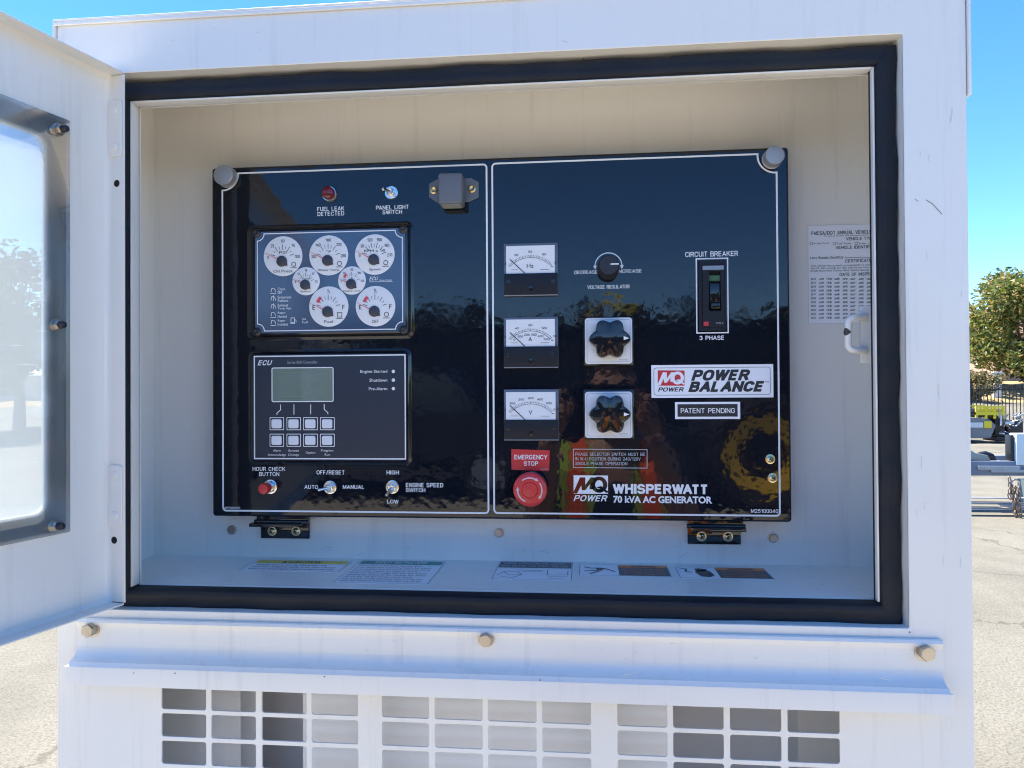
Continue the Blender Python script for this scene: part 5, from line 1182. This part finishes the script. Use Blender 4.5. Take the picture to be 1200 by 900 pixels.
# ---- trailer drawbar with chain in front
td = 9.4; tx0, ty0 = gpt(1090, td); Tf = Fr((tx0, ty0, GZ)); UT = lambda px: Tf.at(px, 550)[0]
ZT = lambda py: Tf.at(1170, py)[1]
BLS = mat('blue grey steel', (.17, .20, .26), .5, metal=.2, bump=.2, bscale=40, var=.5, vscale=3, var_col=(.28, .30, .33))
tr_ = thing('utility_trailer', 'blue grey steel trailer drawbar with a white box body at its right end', 'trailer', (tx0 + 1, ty0, GZ))
m = MB(); m.box(Tf, -.6, ZT(557.5), -.10, UT(1330), ZT(540.5), 0, .006); m.box(Tf, -.6, ZT(557.5), -.9, UT(1330), ZT(540.5), -.8, .006)
for k in (0, .9, 1.9, 2.6): m.box(Tf, k, ZT(556.8), -.79, k + .08, ZT(542), -.101)
m.build('chassis', BLS, tr_)
m = MB(); m.box(Tf, UT(1145), ZT(550.5), .001, UT(1194), ZT(545.8), .035, .004); m.box(Tf, UT(1160), ZT(553.5), .001, UT(1230), ZT(550), .03, .004); m.build('angle_iron', MET, tr_)
m = MB(); m.plate(Tf, [(-.3, ZT(540)), (UT(1164), ZT(540)), (UT(1160), ZT(534)), (UT(1146), ZT(531)), (UT(1141), ZT(528)), (-.3, ZT(528))], [], -.5, -.05, .01); m.build('deck_plate', mat('grey green deck paint', (.30, .34, .31), .6, var=.5, vscale=6), tr_)
m = MB(); m.tube([Tf.p(UT(1158), ZT(536), -.2), Tf.p(UT(1165), ZT(534.5), -.2), Tf.p(UT(1171), ZT(536.5), -.2), Tf.p(UT(1174), ZT(543), -.2)], .05, 8); m.build('mudguard', BLKMAT, tr_)
m = MB(); m.box(Tf, UT(1190.6), ZT(545), -.14, UT(1330), ZT(508), .02, .01); m.build('box_body', mat('pale blue white paint', (.66, .74, .76), .4, var=.2, vscale=3), tr_)
m = MB(); m.box(Tf, UT(1185.8), ZT(543), -.15, UT(1190), ZT(510), -.02, .01); m.build('box_shade_strip', BLKMAT, tr_)  # black strip stands in for the box's shaded left side
m = MB(); m.box(Tf, UT(1191.5), ZT(562), .05, UT(1215), ZT(590), .5, .02); m.build('tool_box', mat('teal grey paint', (.16, .22, .24), .5), tr_)
m = MB()
for py in (578, 584.5, 590.5): m.box(Tf, -.6, ZT(py + 1.0), .32, UT(1194), ZT(py), .42)
m.tube([Tf.p(UT(1150), ZT(586), .42), Tf.p(UT(1180), ZT(588), .42), Tf.p(UT(1192), ZT(583), .42)], .02, 6); m.build('ramp_rail', MET, tr_)
for px in (1262,): wheel(tr_, tx0 + UT(px), ty0 - .25, GZ + .33, .33, .22)
# safety chain: each link a ring of its own
chn = thing('safety_chain', 'rusty steel safety chain hanging from the trailer drawbar', 'chain', Tf.p(UT(1190), ZT(560), .15))
def link_mesh():
    P = [(.014 * cos(a), 0, .030 * sin(a)) for a in [2 * pi * i / 14 for i in range(14)]]
    mm = MB().tube(P, .0058, 6, True); me = bpy.data.meshes.new('chain_link'); me.from_pydata(mm.v, [], mm.f); me.polygons.foreach_set('use_smooth', [True] * len(me.polygons)); me.materials.append(mat('rusty chain steel', (.30, .24, .19), .45, metal=.6, var=.6, vscale=30, var_col=(.25, .10, .05))); return me
lm = link_mesh(); rnd = random.Random(3)
def strand(px0, py0, px1, py1, dh=0, sc=1.0):
    a = Tf.p(*Tf.at(px0, py0, .50 + dh), .50 + dh); b_ = Tf.p(*Tf.at(px1, py1, .50 + dh), .50 + dh); nL = max(3, int((b_ - a).length / (.045 * sc)))
    for i in range(nL):
        o = bpy.data.objects.new('chain_link', lm); link(o, chn); o.location = a.lerp(b_, i / (nL - 1)) - chn.location; o.scale = (sc * 1.25,) * 3
        o.rotation_euler = (rnd.uniform(-.2, .2), rnd.uniform(-.25, .25), (pi / 2) * (i % 2) + rnd.uniform(-.3, .3) + .4)
strand(1183, 562, 1183, 582); strand(1189, 574, 1192, 618, .03, 1.3); strand(1194, 574, 1196, 606, .05); strand(1186.5, 572, 1189, 600, .01)
rc = Tf.at(1190, 567, .5)
MB().tube([Tf.p(rc[0] + .045 * cos(t), rc[1] + .05 * sin(t), .5) for t in [2 * pi * i / 16 for i in range(16)]], .011, 8, True).build('shackle_ring', STEEL, chn)
MB().tube([Tf.p(*Tf.at(x_, y_, .53), .53) for x_, y_ in ((1192, 616), (1190, 621), (1187.5, 620), (1187.5, 617))], [.012, .014, .012, .006], 8).build('hook', STEEL, chn)

# ================================================================== behind the camera (seen only as reflections in the gloss panel)
def mir(px, py, dist):
    """point whose mirror image in the panel face appears at that photo pixel; dist measured behind the panel"""
    d = ray(px, py); t = (YP + dist - CAM.y) / d.y; q = CAM + d * t; return Vector((q.x, 2 * YP - q.y, q.z))
rnd = random.Random(11)
for i in range(17):
    px = 60 + i * 62 + rnd.uniform(-18, 18); dist = rnd.uniform(44, 52); q = mir(px, 352 + rnd.uniform(-12, 14), dist)
    tree(q.x, q.y, GZ, q.z - GZ, rnd.uniform(5.5, 7.5), 'dark leafy tree in the row across the yard behind the viewer', LEAF2, 100 + i, 1300, .34, 1.2, group='trees across the yard behind the viewer')
# gravel heap with a yellow excavator
q = mir(715, 362, 30); hp_ = mat('pale gravel', (.36, .33, .27), .9, bump=1, bscale=18, var=.7, vscale=9, var_col=(.16, .15, .12), bdist=.06)
m = MB(); vs = []; N = 36; K = 10; HH = q.z - GZ - .45
for k in range(K + 1):
    for i in range(N):
        a = 2 * pi * i / N; r = (1 - k / K) * 6.5 + .3; w = 1 + .12 * sin(a * 5 + k) + .06 * sin(a * 11)
        vs.append((q.x - .5 + cos(a) * r * 1.25 * w, q.y + sin(a) * r * w, GZ + HH * (k / K) ** .9 + (.08 * sin(a * 7 + k * 2) if k else -.3)))
m.add(vs, [(k * N + i, k * N + (i + 1) % N, (k + 1) * N + (i + 1) % N, (k + 1) * N + i) for k in range(K) for i in range(N)] + [tuple(range(K * N, K * N + N))], True)
m.build('gravel_heap', hp_, None, kind='stuff')['label'] = 'pale gravel heap across the yard behind the viewer'
ex_b = thing('excavator', 'yellow excavator parked on the gravel heap behind the viewer', 'excavator', (q.x + .8, q.y + 1.0, q.z - .5))
bz_ = q.z - .50; m = MB(); SX = .5; Xf = Fr((q.x + .8, q.y + 1, bz_), (SX, 0, 0), (0, 0, SX), (0, -SX, 0)); m.box(Xf, -1.2, .35, -1, .6, 1.05, .2, .08); m.build('house_body', YELP, ex_b)
m = MB(); m.box(Xf, .62, .35, -.4, 1.25, 1.25, .2, .06); m.build('cab', BLKMAT, ex_b)
m = MB(); m.tube([Xf.p(-.2, .8, .3), Xf.p(-1.6, 1.35, .3), Xf.p(-2.8, 1.0, .3)], [.16, .18, .12], 8); m.tube([Xf.p(-2.8, 1.0, .3), Xf.p(-3.3, .2, .3)], .10, 8); m.build('boom', YELP, ex_b)
for yy in (-1.0, .25): MB().box(Xf, -1.4, -.15, yy, 1.3, .34, yy + .35, .12).build('track', TYRE, ex_b)
# long dark container added behind the viewer to cover bright ground in reflections
q0_, q1_ = mir(470, 384, 13.5), mir(1010, 384, 13.5)
ct = thing('added_container', 'long dark navy container added behind the viewer to darken the panel reflection', 'container', (q0_.x, q0_.y, GZ))
NV = mat('dark navy container paint', (.010, .013, .022), .5, bump=.1, bscale=20, var=.5, vscale=1.2, var_col=(.02, .02, .022))
Cf = Fr((q0_.x, q0_.y, GZ), (1, 0, 0), (0, 0, 1), (0, 1, 0)); CW = q1_.x - q0_.x; CH = q0_.z - GZ
m = MB(); m.box(Cf, 0, .15, -2.4, CW, CH, -.04, .01); nb_ = int(CW / .28)
for k in range(nb_): m.box(Cf, .06 + k * CW / nb_, .3, -.04, .06 + k * CW / nb_ + CW / nb_ * .5, CH - .12, 0, .012)
m.build('corrugated_body', NV, ct)
m = MB(); m.box(Cf, -.01, CH - .10, -.05, CW + .01, CH + .02, .02, .008); m.box(Cf, -.01, .12, -.05, CW + .01, .26, .02, .008); m.build('frame_rail', NV, ct)
# wheel loader: its yellow rimmed wheel is mirrored at the right of the panel
q = mir(893, 532, 8.6); ld = thing('wheel_loader', 'dark wheel loader with yellow wheel rims parked behind the viewer', 'loader', (q.x + 1.2, q.y - .8, GZ))
rad = q.z - GZ; ax = Fr((0, 0, 0))
for dx in (0, 2.5):
    for dy in (0, -1.7):
        xx, yy = q.x + dx, q.y + dy; f = Fr((xx, yy, q.z), (-1, 0, 0), (0, 0, 1), (0, 1, 0))
        m = MB(); r = rad; w = .5; m.lathe(f, (0, 0), [(r * .60, -w * .35), (r * .85, -w / 2), (r, -w * .3), (r, w * .3), (r * .85, w / 2), (r * .60, w * .35)], 44, cap=False)
        for i in range(24):
            a = 2 * pi * i / 24; m.tube([f.p(cos(a) * r, sin(a) * r, 0), f.p(cos(a + .12) * r, sin(a + .12) * r, (1 if i % 2 else -1) * w * .42)], .035, 4)
        wo = m.build('wheel', TYRE, ld)
        m = MB(); m.lathe(f, (0, 0), [(r * .66, w * .36), (r * .64, w * .42), (r * .44, w * .34), (r * .42, w * .10)], 40, cap=False); m.build('rim', mat('golden yellow rim paint', (.90, .55, .04), .45), wo)
        m = MB(); m.lathe(f, (0, 0), [(r * .43, w * .08), (r * .2, w * .1), (r * .18, w * .3), (0, w * .3)], 30); m.build('hub', BLKMAT, wo)
Lf = Fr((q.x, q.y - .3, GZ), (1, 0, 0), (0, 0, 1), (0, 1, 0))
m = MB(); m.box(Lf, -.6, rad * .9, -1.4, 3.2, rad * 1.6, 0, .08); m.build('chassis', BLKMAT, ld)
m = MB(); m.box(Lf, .8, rad * 1.62, -1.2, 2.1, 3.0, -.2, .08); m.build('cab', mat('dark tinted cab glass', (.02, .025, .03), .1), ld)
m = MB(); m.box(Lf, 2.12, rad * 1.61, -1.3, 3.3, 2.1, -.1, .1); m.build('engine_hood', YELP, ld)
m = MB(); m.box(Lf, -1.6, .15, -1.7, -.7, 1.0, .3, .05); m.tube([Lf.p(-1.0, .8, -.3), Lf.p(.4, 1.7, -.3)], .09, 8); m.build('bucket', BLKMAT, ld)
# dark utility truck added behind the viewer, blocks bright ground from the panel
q = mir(430, 470, 9.5)
tk = thing('added_truck', 'dark blue utility truck added behind the viewer to the left to darken the panel reflection', 'truck', (q.x, q.y, GZ)); Kf = Fr((q.x, q.y, GZ), (1, 0, 0), (0, 0, 1), (0, 1, 0))
NAVY = mat('dark navy paint', (.012, .018, .035), .25, coat=.5)
m = MB(); m.plate(Kf, [(-2.6, .55), (2.7, .55), (2.75, 1.05), (1.75, 1.2), (1.25, 1.85), (.1, 1.9), (-.1, 1.25), (-2.6, 1.25)], [], -1.9, 0, .05); m.build('body', NAVY, tk)
m = MB(); m.plate(Kf, [(.15, 1.28), (1.55, 1.24), (1.18, 1.75), (.2, 1.8)], [], .001, .01); m.build('window', GLS, tk)
m = MB(); m.box(Kf, -2.6, 1.26, -1.8, -.2, 2.3, -.1, .04); m.build('service_box', STG, tk)
for dx in (-1.6, 1.75):
    for dy in (-.02, -1.7): wheel(tk, q.x + dx, q.y + dy, GZ + .4, .4, .25)

# ---- the person taking the photograph, mirrored in the panel
SKIN = mat('tanned skin', (.50, .27, .18), .55, bump=.1, bscale=200, var=.3, vscale=12, var_col=(.40, .19, .13))
SHIRT = mat('dark navy work shirt', (.020, .024, .035), .85, bump=.4, bscale=120)
JEANS = mat('dark work trousers', (.025, .028, .04), .9, bump=.4, bscale=120)
HAIR = mat('dark brown hair', (.03, .018, .010), .6, bump=.6, bscale=200)
LIME = mat('lime safety mesh', (.36, .48, .03), .8, bump=.4, bscale=300); ORANGE = mat('orange safety mesh', (.95, .13, .01), .8, bump=.4, bscale=300)
px_, py_ = .53, -1.20; HT = .235 - GZ            # feet centre, standing height
def skinned(name, nodes, edges, mt, parent, sub=2, root=0):
    me = bpy.data.meshes.new(name); me.from_pydata([n_[0] for n_ in nodes], edges, []); o = bpy.data.objects.new(name, me); COL.objects.link(o)
    md = o.modifiers.new('s', 'SKIN'); md.use_smooth_shade = True
    for v, n_ in zip(me.skin_vertices[0].data, nodes):
        v.radius = n_[1] if isinstance(n_[1], tuple) else (n_[1], n_[1])
    me.skin_vertices[0].data[root].use_root = True
    sb = o.modifiers.new('u', 'SUBSURF'); sb.levels = sub; sb.render_levels = sub
    dg = bpy.context.evaluated_depsgraph_get(); dg.update(); em = bpy.data.meshes.new_from_object(o.evaluated_get(dg))
    bpy.data.objects.remove(o); em.materials.clear(); em.materials.append(mt); em.polygons.foreach_set('use_smooth', [True] * len(em.polygons)); return em
def obj(name, me, parent, label=None):
    o = bpy.data.objects.new(name, me)
    if label: o['label'] = label
    return link(o, parent)
per = thing('person', 'person in a lime and orange safety vest over a dark shirt, holding up a phone', 'person', (px_, py_, GZ))
def W_(x, y, z): return (px_ + x, py_ + y, GZ + z)
PH = Vector((CAM.x + .045, CAM.y - .012, CAM.z - .018))            # centre of the phone held up in front
hl, hr_ = PH + Vector((-.092, -.010, -.010)), PH + Vector((.092, -.010, -.018))
sh = 1.34
body = [(W_(0, 0, .90), (.155, .105)), (W_(0, 0, 1.06), (.140, .10)), (W_(0, .0, 1.22), (.160, .11)), (W_(0, .0, sh), (.135, .085)), (W_(0, .02, 1.42), .055), (W_(0, .03, 1.47), .052),
        (W_(-.17, 0, sh - .02), .060), (W_(.17, 0, sh - .02), .060), (W_(-.21, .08, 1.13), .046), (W_(.23, .06, 1.12), .046), (tuple(hl + Vector((-.03, -.06, -.075))), .026), (tuple(hr_ + Vector((.03, -.06, -.075))), .026),
        (W_(-.10, 0, .80), .095), (W_(.10, 0, .80), .095), (W_(-.12, .03, .47), .062), (W_(.13, .02, .47), .062), (W_(-.13, .0, .10), .042), (W_(.14, -.02, .10), .042), (W_(-.14, .16, .04), .038), (W_(.16, .14, .04), .038)]
be = [(0, 1), (1, 2), (2, 3), (3, 4), (4, 5), (3, 6), (3, 7), (6, 8), (7, 9), (8, 10), (9, 11), (0, 12), (0, 13), (12, 14), (13, 15), (14, 16), (15, 17), (16, 18), (17, 19)]
bod = obj('body', skinned('body', body, be, SKIN, per), per)
# clothing shells follow the body a little wider
grow = lambda L, g: [(p, tuple(a + g for a in r) if isinstance(r, tuple) else r + g) for p, r in L]
shirt = [body[i] for i in (0, 1, 2, 3, 6, 7, 8, 9)]; obj('shirt', skinned('shirt', grow(shirt, .010), [(0, 1), (1, 2), (2, 3), (3, 4), (3, 5), (4, 6), (5, 7)], SHIRT, per), per)
tr2 = [body[i] for i in (0, 12, 13, 14, 15, 16, 17)]; obj('trousers', skinned('trousers', grow(tr2, .012), [(0, 1), (0, 2), (1, 3), (2, 4), (3, 5), (4, 6)], JEANS, per), per)
for i in (16, 17): 
    c_ = Vector(body[i][0]); obj('boot', skinned('boot', [(tuple(c_ + Vector((0, -.03, .04))), .055), (tuple(c_ + Vector((0, 0, -.04))), .058), (tuple(c_ + Vector((.005, .17, -.055))), .045)], [(0, 1), (1, 2)], BLKMAT, per, 2), per)
vest = grow([body[i] for i in (0, 1, 2, 3)], .024); vo_ = obj('safety_vest', skinned('safety_vest', vest, [(0, 1), (1, 2), (2, 3)], SHIRT, per), per)
for x in (-.105, .105):
    P = [(px_ + x * 1.05, py_ + .118, GZ + .92), (px_ + x * 1.02, py_ + .125, GZ + 1.06), (px_ + x, py_ + .135, GZ + 1.20), (px_ + x * .95, py_ + .118, GZ + 1.32), (px_ + x * .9, py_ + .05, GZ + 1.405)]
    for off, w, mt in ((0, .030, ORANGE), (.034 * (1 if x > 0 else -1), .012, LIME), (-.034 * (1 if x > 0 else -1), .012, LIME)):
        m = MB(); vs = []
        for p in P: vs += [(p[0] + off - w, p[1] + .006, p[2]), (p[0] + off + w, p[1] + .006, p[2]), (p[0] + off + w, p[1] - .004, p[2]), (p[0] + off - w, p[1] - .004, p[2])]
        m.add(vs, [(4 * i + a, 4 * i + (a + 1) % 4, 4 * i + 4 + (a + 1) % 4, 4 * i + 4 + a) for i in range(len(P) - 1) for a in range(4)]); m.build('vest_stripe', mt, vo_)
for z, mt in ((1.10, LIME), (.985, ORANGE)):
    m = MB(); f = Fr((px_, py_, GZ + z), (1, 0, 0), (0, 1, 0), (0, 0, 1)); N = 40
    vs = [f.p(cos(2 * pi * i / N) * .178, sin(2 * pi * i / N) * .134, h) for h in (-.03, .03) for i in range(N)]
    m.add(vs, [(i, (i + 1) % N, N + (i + 1) % N, N + i) for i in range(N)], True); m.build('vest_band', mt, vo_)
# head with face
hc = Vector((px_ + .005, py_ + .055, GZ + 1.535)); bm = bmesh.new(); bmesh.ops.create_uvsphere(bm, u_segments=40, v_segments=28, radius=1)
for v in bm.verts:
    x, y, z = v.co; X, Y, Zz = x * .074, y * .095, z * .115
    if z < 0: k = 1 + z * .30; X *= k; Y *= 1 + z * .10; 
    if y > .2 and z < -.1: Y += .006 * (1 - abs(x))
    d = lambda cx, cz, s: math.exp(-((x - cx) ** 2 + (z - cz) ** 2) / s)
    if y > 0: Y += .024 * d(0, -.16, .012) + .012 * d(0, .02, .006) - .010 * (d(-.40, .06, .022) + d(.40, .06, .022)) + .006 * d(0, -.50, .02) - .004 * d(0, -.42, .003) + .008 * d(0, -.78, .03) + .004 * (d(-.4, .22, .02) + d(.4, .22, .02))
    v.co = Vector((X, Y, Zz)) + hc
me = bpy.data.meshes.new('head'); bm.to_mesh(me); bm.free(); me.materials.append(SKIN); me.polygons.foreach_set('use_smooth', [True] * len(me.polygons)); hd = obj('head', me, per)
m = MB()
for s in (-1, 1): m.lathe(Fr(hc + Vector((s * .030, .0835, .008))), (0, 0), [(.011, -.004), (.009, .002), (.0, .004)], 16)
# eyes look forward (+y): small dark discs set in the sockets
m = MB()
for s in (-1, 1):
    f = Fr(hc + Vector((s * .030, .080, .007)), (1, 0, 0), (0, 0, 1), (0, 1, 0)); m.lathe(f, (0, 0), [(.012, -.006), (.010, .001), (.005, .004), (0, .0045)], 18, sx=1.25)
m.build('eye', mat('eye', (.10, .07, .06), .2), hd)
m = MB(); f = Fr(hc + Vector((0, .094, -.052)), (1, 0, 0), (0, 0, 1), (0, 1, 0)); m.lathe(f, (0, 0), [(.020, -.006), (.014, .000), (0, .002)], 20, sx=1.1); m.build('lips', mat('lips', (.32, .12, .10), .5), hd)
for s in (-1, 1):
    P = [hc + Vector((s * .073, .0 + .018 * cos(t), -.006 + .030 * sin(t))) for t in [2 * pi * i / 12 for i in range(12)]]; MB().tube(P, .008, 8, True).build('ear', SKIN, hd)
bm = bmesh.new(); bmesh.ops.create_uvsphere(bm, u_segments=36, v_segments=20, radius=1); rn = random.Random(9)
for v in list(bm.verts):
    if v.co.z < -.35 or (v.co.y > .30 and v.co.z < .52): pass
bmesh.ops.delete(bm, geom=[v for v in bm.verts if v.co.z < -.45 or (v.co.y > .35 and v.co.z < .50)], context='VERTS')
for v in bm.verts: k = 1.07 + rn.uniform(-.02, .03); v.co = Vector((v.co.x * .076 * k, v.co.y * .097 * k, v.co.z * .118 * k)) + hc
me = bpy.data.meshes.new('hair'); bm.to_mesh(me); bm.free(); me.materials.append(HAIR); me.polygons.foreach_set('use_smooth', [True] * len(me.polygons)); obj('hair', me, per)
# hands: palm, four bent fingers of different lengths and a thumb closed round the phone edge
for s, hp2 in ((-1, hl), (1, hr_)):
    wr_ = hp2 + Vector((s * .03, -.06, -.075)); pc = hp2 + Vector((s * .012, -.022, -.012))
    nodes = [(tuple(wr_), (.026, .020)), (tuple(wr_.lerp(pc, .55)), (.032, .016)), (tuple(pc), (.036, .014))]; edges = [(0, 1), (1, 2)]
    for k, (dz, L) in enumerate(((.030, .9), (.012, 1.0), (-.006, .95), (-.024, .78))):
        b0 = len(nodes); st_ = pc + Vector((0, .004, dz)); 
        nodes += [(tuple(st_), .0098), (tuple(st_ + Vector((s * .010 * L, .020 * L, .004))), .0092), (tuple(st_ + Vector((-s * .006, .032 * L, .004))), .0084), (tuple(st_ + Vector((-s * .022 * L, .031, .002))), .0074)]
        edges += [(2, b0), (b0, b0 + 1), (b0 + 1, b0 + 2), (b0 + 2, b0 + 3)]
    b0 = len(nodes); t0 = wr_.lerp(pc, .7)
    nodes += [(tuple(t0 + Vector((-s * .018, -.006, -.006))), .0125), (tuple(t0 + Vector((-s * .034, -.004, .014))), .0105), (tuple(t0 + Vector((-s * .040, -.002, .038))), .0088)]; edges += [(1, b0), (b0, b0 + 1), (b0 + 1, b0 + 2)]
    obj('hand', skinned('hand', nodes, edges, SKIN, per, 1), per)
# the phone itself
m = MB(); f = Fr(PH + Vector((0, .0, 0)), (1, 0, 0), (0, 0, 1), (0, 1, 0)); m.box(f, -.073, -.036, -.009, .073, .036, -.001, .003)
ph = m.build('smartphone', mat('dark phone back', (.02, .022, .03), .25), None); tag(ph, 'dark smartphone held level in both hands of the person', 'phone')
m = MB(); m.box(f, -.060 , .004, -.0008, -.030, .032, .0012, .003); m.build('camera_bump', BLKGLOSS, ph)
